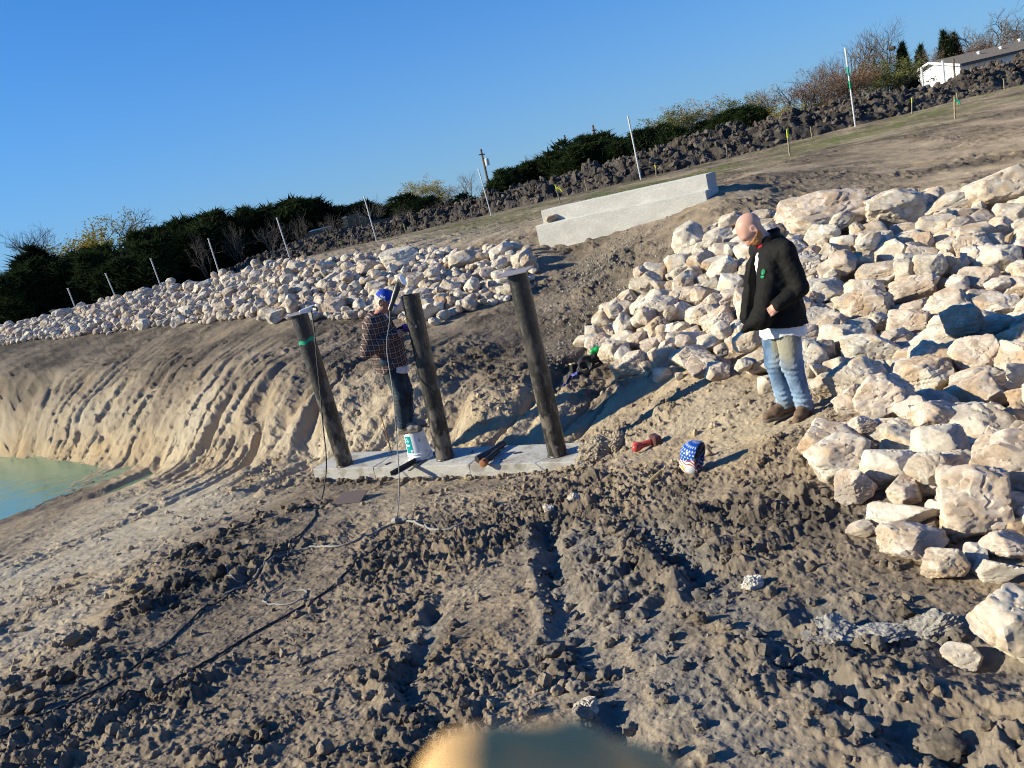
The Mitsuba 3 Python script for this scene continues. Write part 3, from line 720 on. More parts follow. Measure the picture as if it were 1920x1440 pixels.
bsdf('jacket_black', mikit.proc(lambda p, n, uv: mikit.mix((.0045, .0045, .005), (.011, .0105, .0105), mikit.fbm(p.x * 16, p.y * 16, p.z * 10, 4))), .8, .2, cloth_bump(34), .010, 2e-3)
bsdf('shirt_white', mikit.proc(lambda p, n, uv: mikit.mix((.56, .53, .54), (.74, .72, .72), mikit.fbm(p.x * 14, p.y * 14, p.z * 14, 3))), .85, .2, cloth_bump(30), .008, 2e-3)
bsdf('jersey_red', (.42, .02, .04), .85, .2)
bsdf('denim', VC, .85, .2, cloth_bump(70), .005, 2e-3)
bsdf('boot_leather', mikit.proc(lambda p, n, uv: mikit.mix((.075, .042, .026), (.19, .125, .085), mikit.fbm(p.x * 20, p.y * 20, p.z * 20, 4))), .7, .3, cloth_bump(45), .006, 2e-3)
bsdf('boot_sole', (.13, .11, .09), .9, .2)
bsdf('lace', (.03, .022, .018), .8, .2)
bsdf('beard_red', (.46, .21, .085), .8, .3)
bsdf('hair_white', (.56, .50, .42), .8, .3)
bsdf('eye_dark', (.03, .02, .015), .2, .5)
bsdf('emblem_green', (.03, .42, .17), .7, .3)
bsdf('cap_blue', (.012, .05, .42), .75, .3, sheen=.2)
bsdf('print_white', (.75, .76, .82), .7, .3)


def plaid(p, n, uv):
    def line(v, per, w):
        f = v / per; f = dr.abs(f - dr.floor(f) - .5) * per
        return mikit.smoothstep(w, w * .35, f)
    u, v = uv.x, uv.y
    wv = .7 + .3 * mikit.noise(p.x * 300, p.y * 300, p.z * 300)
    a = dr.maximum(line(u, .064, .0062), line(v, .064, .0062))
    b = dr.maximum(line(u + .032, .064, .013), line(v + .032, .064, .013))
    c = mikit.mix((.034, .022, .021), (.108, .068, .064), b)
    return mikit.mix(c, (.44, .33, .31), a * .85) * wv


bsdf('plaid_flannel', mikit.proc(plaid), .85, .2, cloth_bump(45), .008, 2e-3, sheen=.2)


def person(label, spot, face_deg, J, head_R, skin, jaw=1.0, hands=(), lean=None):
    """the body: one smooth mesh, in its own frame x forward, y left, z up from the ground; J: joints"""
    key = thing('person', label, 'person')
    R = rotm([0, 0, 1], face_deg)
    def world(m): return trimesh.Trimesh(m.vertices @ R.T + spot, m.faces, process=False)
    def body(P):
        ds = [limb(P, J['pelvis'], J['waist'], .125, .115, (.82, 1, 1)), limb(P, J['waist'], J['chest'], .115, .145, (.78, 1.05, 1)), limb(P, J['chest'], J['neck'], .12, .06), limb(P, J['neck'], J['skull'], .060, .056)]
        for s in ('l', 'r'):
            ds += [limb(P, J['sho_' + s], J['neck'], .062, .05), limb(P, J['sho_' + s], J['elb_' + s], .054, .042), limb(P, J['elb_' + s], J['wri_' + s], .042, .027),
                   limb(P, J['hip_' + s], J['kne_' + s], .086, .056), limb(P, J['kne_' + s], J['ank_' + s], .056, .036), limb(P, J['ank_' + s], J['toe_' + s], .036, .028)]
        d = blend(ds, .03)
        return blend([d, head_sdf(P, J['head'], head_R, jaw)], .015)
    m = nets(body, (-.42, -.42, -.02), (.5, .42, 1.86), .0115)
    # the hands are grown on the wrists of the same surface
    hm = []
    for s, along, pn, curl, ts in hands:
        w = np.array(J['wri_' + s])
        hm.append(nets(lambda P: blend([hand_sdf(P, w, along, pn, curl, 1.0, ts), limb(P, np.array(J['elb_' + s]) * .3 + w * .7, w, .028, .026)], .012), w - .16, w + .16, .0045))
    # fine head over the coarse one
    c = np.array(J['head'])
    hd = nets(lambda P: blend([head_sdf(P, c, head_R, jaw), limb(P, J['neck'], J['skull'], .062, .058)], .02), c - .2, c + .17, .0048)
    scene[key] = mikit.ply(world(cat(m, hd, *hm)), skin, smooth=True)
    for sgn in (1, -1):
        e = trimesh.creation.icosphere(subdivisions=2, radius=.0075); e.apply_translation(c + head_R @ np.array([.0860, sgn * .031, .001]))
        put(key, 'eye', mikit.ply(world(e), 'eye_dark', smooth=True))
    return key, world


def boot(key, world, ank, toe, ground_z, mat='boot_leather', laces=True, sole='boot_sole', h=.15):
    a, t = np.array(ank, float), np.array(toe, float)
    d = t - a; d[2] = 0; d /= np.linalg.norm(d); sd = np.array([-d[1], d[0], 0])
    heel = a - d * .055; z0 = ground_z + .028
    H = [heel[0], heel[1], z0 + .035]; B = (a + d * .10); TT = (a + d * .185)
    up = nets(lambda P: np.maximum(blend([limb(P, H, (B[0], B[1], z0 + .03), .040, .046), limb(P, (B[0], B[1], z0 + .028), (TT[0], TT[1], z0 + .020), .047, .036), limb(P, (a[0] - d[0] * .01, a[1] - d[1] * .01, z0 + .05), (a[0], a[1], z0 + h), .048, .052), limb(P, (a[0], a[1], z0 + .09), (B[0], B[1], z0 + .045), .045, .040)], .03), z0 - P[:, 2]), a - [.32, .32, .2], a + [.32, .32, .2], .007)
    b = put(key, 'boot', mikit.ply(world(crumple(up, .004, 16, 3)), mat, smooth=True))
    sl = nets(lambda P: np.maximum(np.minimum(limb(P * [1, 1, 0], (heel[0], heel[1], 0), (B[0], B[1], 0), .046, .053), limb(P * [1, 1, 0], (B[0], B[1], 0), (TT[0], TT[1], 0), .053, .043)), np.abs(P[:, 2] - (z0 - .012)) - .017), a - [.32, .32, .2], a + [.32, .32, .2], .007)
    put(key, 'sole', mikit.ply(world(sl), sole, smooth=40)) if b.count('__') > 3 else put(b, 'sole', mikit.ply(world(sl), sole, smooth=40))
    if laces:
        for k in range(4):
            c = a + d * (.035 + .026 * k); zz = z0 + .125 - .021 * k
            put(b, 'lace', mikit.ply(world(tube([c + sd * .036 + [0, 0, zz - c[2] - .012], c + d * .008 + [0, 0, zz - c[2] + .004], c - sd * .036 + [0, 0, zz - c[2] - .012]], .0035, 5)), 'lace'))


def shade_denim(m, dark, light, seed, mud=None):
    v = m.vertices; a = meshkit.fbm(v * [9, 9, 5], 4, seed)[:, None]
    a = sstep(.25, .75, a); c = np.array(dark) * (1 - a) + np.array(light) * a
    c = c * (.8 + .4 * meshkit.noise(v * [60, 60, 20], seed)[:, None])
    if mud is not None:
        k = mud(v)[:, None]; c = c * (1 - k) + np.array([.30, .27, .19]) * k
    return c


# ---- the man watching from the rocks: shaved head bowed, open black jacket, hand in its pocket
spotR = np.array([2.26, 6.13, 0]); spotR[2] = gz(2.27, 6.1) - .015
JR = dict(pelvis=(.0, 0, .96), waist=(-.01, 0, 1.10), chest=(-.03, 0, 1.30), neck=(.015, 0, 1.50), skull=(.085, 0, 1.60), head=(.125, -.012, 1.635),
          sho_l=(-.015, .19, 1.43), elb_l=(-.045, .265, 1.12), wri_l=(.135, .225, 1.03), sho_r=(-.03, -.195, 1.43), elb_r=(-.13, -.29, 1.15), wri_r=(.10, -.20, 1.04),
          hip_l=(0, .095, .93), kne_l=(.02, .10, .50), ank_l=(-.035, .105, .10), toe_l=(.09, .18, .05), hip_r=(0, -.095, .93), kne_r=(.05, -.08, .50), ank_r=(.02, -.085, .10), toe_r=(.17, -.09, .05))
hR = rotm([0, 0, 1], -20) @ rotm([0, 1, 0], 54)
kR, wR = person('bald bearded man in black jacket and pale jeans, standing by the rock pile', spotR, 193, JR, hR, 'skin_fair', 1.12,
                hands=[('l', (.85, -.45, -.5), (-.25, -.85, -.3), 20, -1), ('r', (.9, .2, -.4), (-.2, .9, -.3), 30, 1)])
JA = {k: np.array(v, float) for k, v in JR.items()}


def jacket(P):
    tor = blend([limb(P, (-.005, 0, .80), (.0, 0, 1.20), .238, .208, (.80, 1.0, 1)), limb(P, (.0, 0, 1.20), (-.025, 0, 1.36), .208, .192, (.84, 1.08, 1)), limb(P, JA['sho_l'], JA['sho_r'], .074, .074), limb(P, (-.05, 0, 1.42), (-.02, 0, 1.52), .115, .075)], .05)
    flap = blend([limb(P, (.10, .10, 1.30), (.235, .10, .93), .075, .085, (.8, 1.1, 1)), limb(P, (.235, .10, .95), (.37, .03, .865), .075, .04)], .05)
    flr = limb(P, (.09, -.11, 1.30), (.20, -.13, .92), .07, .075)
    arm = []
    for s in 'lr': arm += [limb(P, JA['sho_' + s], JA['elb_' + s], .080, .070), limb(P, JA['elb_' + s], JA['wri_' + s] - .0, .070, .054)]
    d = blend([tor, flap, flr], .06)
    d = blend([d, np.minimum.reduce(arm)], .025)
    # open front: a wedge from collar to hem, a little to his right of the middle
    z = P[:, 2]; w = .032 + .034 * np.clip((1.50 - z) / .6, 0, 1)
    gap = np.maximum(np.abs(P[:, 1] + .015) - w, .105 - P[:, 0])
    d = np.maximum(d, -gap)
    d = np.maximum(d, np.maximum(.815 + .10 * P[:, 0] - z, z - 1.53))
    # hollow collar
    return np.maximum(d, -limb(P, (.005, 0, 1.47), (.05, 0, 1.60), .070, .082))


jm = crumple(nets(jacket, (-.42, -.45, .76), (.45, .45, 1.58), .0105), .011, 8, 61, (1, 1, .8))
jk = put(kR, 'jacket', mikit.ply(wR(jm), 'jacket_black', smooth=True))


def collar(P):
    r = np.hypot((P[:, 0] - .0) / 1.05, P[:, 1]); zz = P[:, 2] - .25 * (-P[:, 0])
    d = np.maximum(np.abs(r - .088) - .012, np.abs(zz - 1.515) - .052)
    return np.maximum(d, -np.maximum(np.abs(P[:, 1]) - .045, .05 - P[:, 0]))


put(jk, 'collar', mikit.ply(wR(crumple(nets(collar, (-.15, -.15, 1.4), (.15, .15, 1.63), .006), .004, 20, 5)), 'jacket_black', smooth=True))
red = nets(lambda P: np.maximum(np.abs(limb(P, (.005, 0, 1.44), (.045, 0, 1.55), .076, .068) - .0) - .005, np.maximum(P[:, 2] + .66 * P[:, 0] - 1.562, 1.45 - P[:, 2])), (-.15, -.15, 1.4), (.18, .15, 1.63), .006)
put(kR, 'red_collar', mikit.ply(wR(red), 'jersey_red', smooth=True), 'red hood or shirt collar inside the jacket')
tee = nets(lambda P: np.maximum(blend([limb(P, (-.01, 0, .72), (-.01, 0, 1.05), .222, .165, (.80, 1.0, 1)), limb(P, (-.01, 0, 1.05), (-.02, 0, 1.33), .165, .165, (.86, 1, 1)), limb(P, (.0, 0, 1.36), (.02, 0, 1.46), .12, .07)], .04), np.maximum(.735 + .02 * np.sin(P[:, 0] * 22) - P[:, 2], P[:, 2] - 1.49)), (-.25, -.25, .7), (.25, .25, 1.53), .009)
put(kR, 'white_shirt', mikit.ply(wR(crumple(tee, .009, 10, 9)), 'shirt_white', smooth=True), 'white shirt hanging below the jacket hem')


def trousers(J, hem=.09, w=1.0, bag=1.0):
    A = {k: np.array(v, float) for k, v in J.items()}
    def f(P):
        out = [limb(P, A['hip_l'] + [0, 0, .04], A['hip_r'] + [0, 0, .04], .118 * w, .118 * w, (1.06, 1, 1)), limb(P, A['pelvis'], A['pelvis'] + [0, 0, .1], .130 * w, .135 * w, (.95, 1, 1))]
        legs = []
        for s in 'lr':
            legs.append(blend([limb(P, A['hip_' + s], A['kne_' + s], .112 * w, .084 * w), limb(P, A['kne_' + s], A['ank_' + s] + [-.005, 0, -.01], .080 * w, .068 * bag)], .03))
        d = blend([blend(out, .05), np.minimum.reduce(legs)], .035)
        return np.maximum(d, np.maximum(hem - P[:, 2], P[:, 2] - 1.02))
    m = nets(f, (-.3, -.36, hem - .05), (.3, .36, 1.06), .0095)
    v = m.vertices; n_ = m.vertex_normals
    z = v[:, 2]
    fold = np.exp(-((z - .48) / .09) ** 2) + 1.5 * np.exp(-((z - .17) / .08) ** 2) + .5 * np.exp(-((z - .85) / .09) ** 2)
    d = .0060 * fold * np.sin(z * 120 + v[:, 0] * 45 + v[:, 1] * 30 + 9 * meshkit.noise(v * [8, 8, 5], 4)) * meshkit.noise(v * [14, 14, 9], 14) * 1.6 + .010 * (meshkit.fbm(v * [9, 9, 4.5], 3, 8) - .5)
    return trimesh.Trimesh(v + n_ * d[:, None], m.faces, process=False)


tr = trousers(JR, .075)
mud = lambda v: np.clip(np.exp(-(((v[:, 0] - .07) / .07) ** 2 + ((v[:, 2] - .66) / .15) ** 2)) * 1.15 * (v[:, 1] > -.02) * (.5 + meshkit.fbm(v * 12, 3, 4)) + .45 * np.exp(-((v[:, 2] - .12) / .05) ** 2) * (meshkit.fbm(v * 9, 3, 6)), 0, .85)
put(kR, 'jeans', mikit.ply(wR(tr), 'denim', smooth=True, color=shade_denim(tr, (.050, .095, .180), (.21, .30, .43), 3, mud)), 'faded light blue jeans with a muddy left thigh')
for s in 'lr': boot(kR, wR, JR['ank_' + s], JR['toe_' + s], 0.0)
# the green badge on the left breast: a small shield with lettering below, and the cuff snaps
bpt = np.array([.150, .115, 1.29]); bR = rotm([0, 0, 1], 30)
def onj(y, z, lift=.004):       # a point on the jacket front at (y, z)
    x = np.linspace(.45, 0, 200); f = jacket(np.stack([x, np.full(200, y), np.full(200, z)], -1)); k = int(np.argmax(f < 0)); return np.array([x[k] + lift + .006, y, z])
ring = [onj(.135 + .013 * math.cos(a), 1.300 + .018 * math.sin(a)) for a in np.linspace(0, 2 * np.pi, 13)]
em = put(jk, 'emblem', mikit.ply(wR(cat(tube(ring, .0028, 5), tube([onj(.128, 1.300), onj(.142, 1.300)], .0028, 5), tube([onj(.135, 1.314), onj(.135, 1.286)], .0034, 5), tube([onj(.120, 1.270), onj(.150, 1.268)], .0036, 5), tube([onj(.123, 1.260), onj(.146, 1.258)], .003, 5))), 'emblem_green'), 'small green badge on the breast of the jacket')
for k in range(2):
    s_ = trimesh.creation.icosphere(subdivisions=1, radius=.007); s_.apply_translation((-.03 - .055 * k, .222, .865)); put(jk, 'snap_button', mikit.ply(wR(s_), 'dark_metal'))
s_ = block(.02, .008, .014, .002); s_.apply_translation((-.155, .345, 1.195)); put(jk, 'sleeve_tag', mikit.ply(wR(s_), 'print_white'))
# beard along the jaw
c = JA['head']
bd = nets(lambda P: np.maximum(head_sdf(P, c, hR, 1.12) - .0055, np.maximum.reduce([((P - c) @ hR)[:, 2] + .038 - .55 * np.clip(.02 - ((P - c) @ hR)[:, 0], 0, 1), -.012 - ((P - c) @ hR)[:, 0] + 0 * P[:, 0], -(np.linalg.norm(((P - c) @ hR - [.10, 0, -.062]) / [1, 1.6, .55], axis=1) - .018)])), c - .2, c + .18, .005)
put(kR, 'beard', mikit.ply(wR(crumple(bd, .003, 60, 4)), 'beard_red', smooth=True))

# ---- the man standing on the upturned bucket
BKT = on_slab(1.66, .26); BH = .375
bsdf('bucket_white', mikit.proc(lambda p, n, uv: mikit.mix((.78, .78, .80), (.62, .60, .56), mikit.smoothstep(.55, .75, mikit.fbm(p.x * 14, p.y * 14, p.z * 14, 4)))), .3, .5)
bsdf('bucket_teal', (.0, .27, .29), .35, .5)
key = thing('plastic_bucket', 'white upturned plastic bucket with a teal label, stood on by the man in plaid', 'bucket')
prof = [(.0, .002), (.155, .002), (.158, .010), (.158, .022), (.150, .026), (.149, .060), (.157, .062), (.157, .070), (.148, .072), (.146, .095), (.154, .097), (.154, .105), (.1455, .108), (.128, BH - .012), (.124, BH - .002), (.118, BH), (.0, BH - .004)]
bk = put(key, 'shell', mikit.ply(moved(lathe(prof, 56), BKT), 'bucket_white', smooth=35))
def on_bucket(a, z, lift=.0015):
    r = np.interp(z, [.108, BH - .012], [.1455, .128]) + lift
    return [BKT[0] + r * math.cos(a), BKT[1] + r * math.sin(a), BKT[2] + z]
def bucket_patch(a0, a1, z0, z1, lift=.0015, n_=12):
    A = np.linspace(a0, a1, n_); v = [on_bucket(a, z, lift) for z in (z0, z1) for a in A]; q = np.arange(n_ - 1)
    return trimesh.Trimesh(v, np.vstack([np.stack([q, q + 1, q + n_ + 1], -1), np.stack([q, q + n_ + 1, q + n_], -1)]), process=False)
lb = put(key, 'label', mikit.ply(bucket_patch(-2.72, -1.92, .125, .335), 'bucket_teal', smooth=True))
marks = [bucket_patch(a, a + .07, z, z + .018, .003, 3) for a, z in ((-2.6, .29), (-2.45, .30), (-2.28, .285), (-2.55, .265), (-2.4, .262), (-2.22, .265))] + [bucket_patch(-2.62, -2.1, .225, .234, .003, 8), bucket_patch(-2.62, -2.2, .208, .216, .003, 8), bucket_patch(-2.16, -2.0, .138, .168, .003, 5)]
put(lb, 'print', mikit.ply(cat(*marks), 'print_white'))
put(key, 'stamp', mikit.ply(cat(*[bucket_patch(-1.24 + .03 * k, -1.225 + .03 * k, .25, .29, .003, 3) for k in range(5)]), 'dark_metal'), 'small grey printed square on the side')
an = np.linspace(-2.9, -.2, 26)
put(key, 'bail', mikit.ply(tube([[BKT[0] + .166 * math.cos(a), BKT[1] + .166 * math.sin(a), BKT[2] + .085 - .055 * math.sin((a + 2.9) / 2.7 * math.pi)] for a in an], .0028, 6), 'plate_steel'))

spotL = BKT + np.array([-.035, .0, BH + .0])
JL = dict(pelvis=(.0, 0, .95), waist=(.0, 0, 1.08), chest=(-.02, 0, 1.29), neck=(.03, 0, 1.49), skull=(.09, 0, 1.58), head=(.115, 0, 1.625),
          sho_l=(.0, .195, 1.42), elb_l=(-.05, .30, 1.14), wri_l=(.25, .12, 1.24), sho_r=(-.04, -.21, 1.42), elb_r=(-.17, -.29, 1.12), wri_r=(.19, -.20, 1.235),
          hip_l=(.0, .09, .92), kne_l=(.05, .085, .49), ank_l=(-.02, .065, .10), toe_l=(.10, .07, .05), hip_r=(-.01, -.09, .92), kne_r=(.03, -.085, .49), ank_r=(-.05, -.055, .10), toe_r=(.08, -.09, .05))
hL = rotm([0, 1, 0], 38)
kL, wL = person('man in a blue cap and plaid shirt standing on an upturned white bucket', spotL, -8, JL, hL, 'skin_tanned', 1.0,
                hands=[('l', (.75, -.55, .15), (-.2, -.6, -.7), 38, 1), ('r', (.85, .45, .15), (-.2, .6, -.7), 38, -1)])
AL = {k: np.array(v, float) for k, v in JL.items()}


def flannel(P):
    tor = blend([limb(P, (.0, 0, .84), (.0, 0, 1.12), .218, .215, (.92, 1, 1)), limb(P, (.0, 0, 1.12), (-.04, 0, 1.35), .215, .198, (.92, 1.08, 1)), limb(P, AL['sho_l'], AL['sho_r'], .078, .078), limb(P, (-.03, 0, 1.40), (.0, 0, 1.50), .11, .075)], .05)
    arm = []
    for s in 'lr': arm.append(blend([limb(P, AL['sho_' + s], AL['elb_' + s], .088, .082), limb(P, AL['elb_' + s], AL['wri_' + s], .080, .052)], .02))
    d = blend([tor, np.minimum.reduce(arm)], .022)
    d = np.maximum(d, np.maximum(.82 + .03 * np.sin(P[:, 0] * 14) - .10 * np.clip(P[:, 0], 0, 1) - P[:, 2], P[:, 2] - .35 * np.clip(-P[:, 0], 0, 1) - 1.515))
    d = np.maximum(d, -np.maximum(np.abs(P[:, 1]) - .055 * np.clip((P[:, 2] - 1.28) / .2, 0, 1), .055 - P[:, 0]))
    return np.maximum(d, -limb(P, (.02, 0, 1.46), (.07, 0, 1.60), .064, .078))


fm = crumple(nets(flannel, (-.4, -.45, .72), (.4, .45, 1.62), .0095), .012, 8, 71, (1, 1, .8))
v = fm.vertices
fuv = np.stack([v[:, 0] * .9 + v[:, 1] * .55 + .02 * meshkit.fbm(v * 7, 2, 5), v[:, 2] + .25 * v[:, 0] * np.clip(-v[:, 1] * 4, 0, 1) + .02 * meshkit.fbm(v * 7, 2, 6)], -1)
put(kL, 'plaid_shirt', mikit.ply(wL(fm), 'plaid_flannel', smooth=True, uv=fuv))
ts = nets(lambda P: np.maximum(blend([limb(P, (.02, 0, .80), (.0, 0, 1.1), .186, .150, (.93, 1, 1)), limb(P, (.0, 0, 1.1), (-.01, 0, 1.36), .150, .155, (.82, 1, 1)), limb(P, (.02, 0, 1.36), (.035, 0, 1.47), .10, .066)], .04), np.maximum(.82 - .085 * np.clip(P[:, 0] / .15, -1, 1) - P[:, 2], P[:, 2] - 1.50)), (-.25, -.25, .65), (.25, .25, 1.53), .009)
put(kL, 'white_undershirt', mikit.ply(wL(crumple(ts, .008, 10, 19)), 'shirt_white', smooth=True), 'white undershirt showing at the neck and below the plaid shirt')
tl_ = trousers(JL, .07, 1.10, 1.08)
fade = lambda v: np.clip(.35 * np.exp(-(((v[:, 2] - .62) / .2) ** 2)) * (v[:, 0] < .0) * meshkit.fbm(v * 8, 2, 3), 0, .6)
put(kL, 'jeans', mikit.ply(wL(tl_), 'denim', smooth=True, color=shade_denim(tl_, (.010, .014, .021), (.042, .060, .085), 13, fade)), 'dark blue jeans')
put(kL, 'belt', mikit.ply(wL(nets(lambda P: np.maximum(np.abs(limb(P, (0, 0, .95), (0, 0, 1.05), .142, .145, (.95, 1, 1))) - .006, np.abs(P[:, 2] - .985) - .02), (-.2, -.2, .9), (.2, .2, 1.06), .008)), 'lace', smooth=True))
bsdf('shoe_grey', (.26, .235, .20), .8, .3)
for s in 'rl': boot(kL, wL, JL['ank_' + s], JL['toe_' + s], 0.0, 'shoe_grey', h=.10)
c = AL['head']
def hl(P): return (P - c) @ hL
hair = nets(lambda P: np.maximum.reduce([head_sdf(P, c, hL) - .010, hl(P)[:, 0] - .030, hl(P)[:, 2] - .040, -.075 - hl(P)[:, 2] - .3 * np.clip(-hl(P)[:, 0], 0, 1), -(np.linalg.norm((hl(P) - [.0, 0, -.01]) / [.036, 1, .045], axis=1) - 1) * .03]), c - .2, c + .2, .005)
put(kL, 'hair', mikit.ply(wL(crumple(hair, .004, 50, 3)), 'hair_white', smooth=True))
capm = nets(lambda P: np.maximum(np.maximum(egg(hl(P), (-.012, 0, .036), (.108, .088, .105)), .022 - hl(P)[:, 2] + .10 * hl(P)[:, 0] * -1), -egg(hl(P), (-.012, 0, .036), (.100, .080, .097))), c - .2, c + .2, .0055)
cp = put(kL, 'cap', mikit.ply(wL(capm), 'cap_blue', smooth=True), 'blue baseball cap with white lettering')
def visor(P):
    q = hl(P); bend = q[:, 2] - (.028 - 3.2 * (q[:, 1] ** 2) - .25 * (q[:, 0] - .08))
    return np.maximum.reduce([np.abs(bend) - .0045, np.hypot((q[:, 0] - .07) / 1.12, q[:, 1]) - .082, .06 - q[:, 0]])
put(cp, 'visor', mikit.ply(wL(nets(visor, c - .22, c + .24, .005)), 'cap_blue', smooth=True))
def on_cap(a, z, lift=.002):
    k = math.sqrt(max(0, 1 - ((z - .036) / .105) ** 2)); return c + hL @ np.array([-.012 + (.108 * k + lift) * math.cos(a), (.088 * k + lift) * math.sin(a), z])
let = [tube([on_cap(a, .056), on_cap(a + .03, .056 + hh)], .0035, 5) for a, hh in ((-1.95, .02), (-1.83, .013), (-1.72, .018), (-1.60, .012), (-1.50, .019), (-1.40, .013))] + [tube([on_cap(-1.98, .054), on_cap(-1.7, .054), on_cap(-1.36, .055)], .003, 5)]
put(cp, 'lettering', mikit.ply(wL(cat(*let)), 'print_white'))
let = [tube([on_cap(-.55 + .17 * k, .066), on_cap(-.50 + .17 * k, .100)], .004, 5) for k in range(7)] + [tube([on_cap(-.6 + .2 * k, .082) for k in range(7)], .0035, 5)]
put(cp, 'front_badge', mikit.ply(wL(cat(*let)), 'print_white'))
# the small purple thing in his hands
key = thing('purple_tool', 'small purple handheld object between the fingers of the man in plaid', 'handheld device')
bsdf('purple_plastic', (.10, .025, .33), .35, .5)
hw = rotm([0, 0, 1], -8) @ np.array([.31, -.06, 1.26]) + spotL
scene[key] = mikit.ply(moved(block(.05, .035, .11, .010), hw, ry=-35, rz=10), 'purple_plastic', smooth=30)

# ------------------------------------------------------------------ concrete headwall on the bank
bsdf('headwall_concrete', mikit.proc(lambda p, n, uv: mikit.mix((.33, .32, .305), (.47, .46, .44), mikit.fbm(p.x * 3, p.y * 3, p.z * 5, 4)) * (.85 + .3 * mikit.fbm(p.x * 40, p.y * 40, p.z * 40, 2))), .9, .25)
W0, W1 = np.array([1.42, 18.0]), np.array([4.62, 15.5])
WL = float(np.linalg.norm(W1 - W0)); WD = (W1 - W0) / WL; WN = np.array([-WD[1], WD[0]]); WROT = math.degrees(math.atan2(WD[1], WD[0]))
WT = EYE[2] - .52
key = thing('concrete_headwall', 'long pale stepped concrete headwall set into the top of the bank', 'concrete wall')
for part, off, dep, ln, zt, hh in (('cap', .52, .5, WL - .02, WT, .36), ('footing', .34, .72, WL + .06, WT - .30, .95)):
    m = block(ln, dep, hh, .012).subdivide_to_size(.16)
    m.vertices += (meshkit.fbm(m.vertices * 5 + off, 3)[:, None] - .5) * .014
    c = (W0 + W1) / 2 + WN * off
    put(key, part, mikit.ply(moved(m, (c[0], c[1], zt - hh / 2), rz=WROT), 'headwall_concrete', smooth=30))
q = W0 + WD * .34 + WN * .16
key = thing('limestone_rock', 'small tan rock lying on the ledge at the left end of the concrete headwall', 'rock')
scene[key] = {**ROCKP[3][3][0], 'to_world': T().translate([q[0], q[1], WT - .30 + .075]).rotate([0, 0, 1], 20).scale([.34, .2, .17])}

# ------------------------------------------------------------------ spoil heaps of black clay along the back of the field
RIDGE = [(27.8, 37, 1.48), (25.5, 36, 1.45), (22.7, 35.5, .85), (19.9, 35, 1.15), (17.3, 34.5, 1.5), (14.3, 34.5, 1.46), (11.0, 34.5, 1.38), (7.7, 35, 1.48), (5.0, 36, 1.31), (3.0, 37, 1.13), (0.4, 39, 1.14), (-2.4, 41, 1.07), (-5.6, 44, 0.96), (-9.3, 47, 1.03), (-13.3, 50, 0.8), (-16.4, 52, 0.38)]
_rp = np.array(RIDGE); _rl = np.concatenate([[0], np.cumsum(np.hypot(*np.diff(_rp[:, :2], axis=0).T))])
ss = np.arange(-4, _rl[-1] - .05, .085); tt = np.arange(-2.6, 3.4, .085)
rx_, ry_ = (np.interp(ss, _rl, _rp[:, k]) for k in (0, 1))
rx_ += np.where(ss < 0, -ss * .95, 0); ry_ += np.where(ss < 0, -ss * .3, 0)
rh = .88 * np.interp(ss, _rl, _rp[:, 2]) * np.clip((_rl[-1] - ss) / 1.5, .05, 1)
tx, ty = np.gradient(rx_), np.gradient(ry_); tl = np.hypot(tx, ty); nx, ny = ty / tl, -tx / tl         # away from the camera
if (nx * rx_ + ny * ry_).mean() < 0: nx, ny = -nx, -ny
hx, hy = rx_[:, None] + nx[:, None] * (tt + .8), ry_[:, None] + ny[:, None] * (tt + .8)
prof = np.clip(1 - (np.abs(tt) / np.where(tt < 0, 2.0, 3.0)) ** 1.5, -.25, 1)
lump = meshkit.fbm(np.stack([hx * .42, hy * .42, hx * 0], -1), 3, 51)
ch1 = 1 - np.abs(2 * meshkit.noise(np.stack([hx * 1.5, hy * 1.5, hx * 0 + .3], -1), 52) - 1)
ch2 = meshkit.noise(np.stack([hx * 3.4, hy * 3.4, hx * 0 + .3], -1), 53)
ch3 = 1 - np.abs(2 * meshkit.noise(np.stack([hx * 7, hy * 7, hx * 0 + .3], -1), 54) - 1)
hz = base(hx.ravel(), hy.ravel())[:, 0].reshape(hx.shape) + rh[:, None] * prof * (.30 + .80 * lump) + np.clip(prof + .3, 0, 1) * (.42 * (ch1 - .5) + .24 * (sstep(.40, .60, ch2) - .5) + .24 * (ch3 - .5)) - .03
hx2 = hx + .22 * (meshkit.noise(np.stack([hx * 2.7, hy * 2.7, hx * 0], -1), 55) - .5); hy2 = hy + .22 * (meshkit.noise(np.stack([hx * 2.7, hy * 2.7, hx * 0], -1), 56) - .5)
hc = np.clip(.25 + .8 * (meshkit.fbm(np.stack([hx * .5, hy * .5, hx * 0], -1), 3, 57) - .5) + .5 * (ch2 - .5), 0, 1)[..., None]
hc = np.array([.040, .034, .031]) * (1 - hc) + np.array([.135, .112, .095]) * hc
hi, hj = np.meshgrid(np.arange(len(ss) - 1), np.arange(len(tt) - 1), indexing='ij'); nT = len(tt)
hq = np.stack([hi * nT + hj, (hi + 1) * nT + hj, (hi + 1) * nT + hj + 1, hi * nT + hj + 1], -1).reshape(-1, 4)
hv = np.stack([hx2, hy2, hz], -1).reshape(-1, 3)
hf = np.vstack([hq[:, [0, 1, 2]], hq[:, [0, 2, 3]]])
if np.cross(hv[hf[0, 1]] - hv[hf[0, 0]], hv[hf[0, 2]] - hv[hf[0, 0]])[2] < 0: hf = hf[:, ::-1]
struct('spoil_heap_terrain', (hv, hf), 'soil_material', smooth=False, color=hc.reshape(-1, 3))

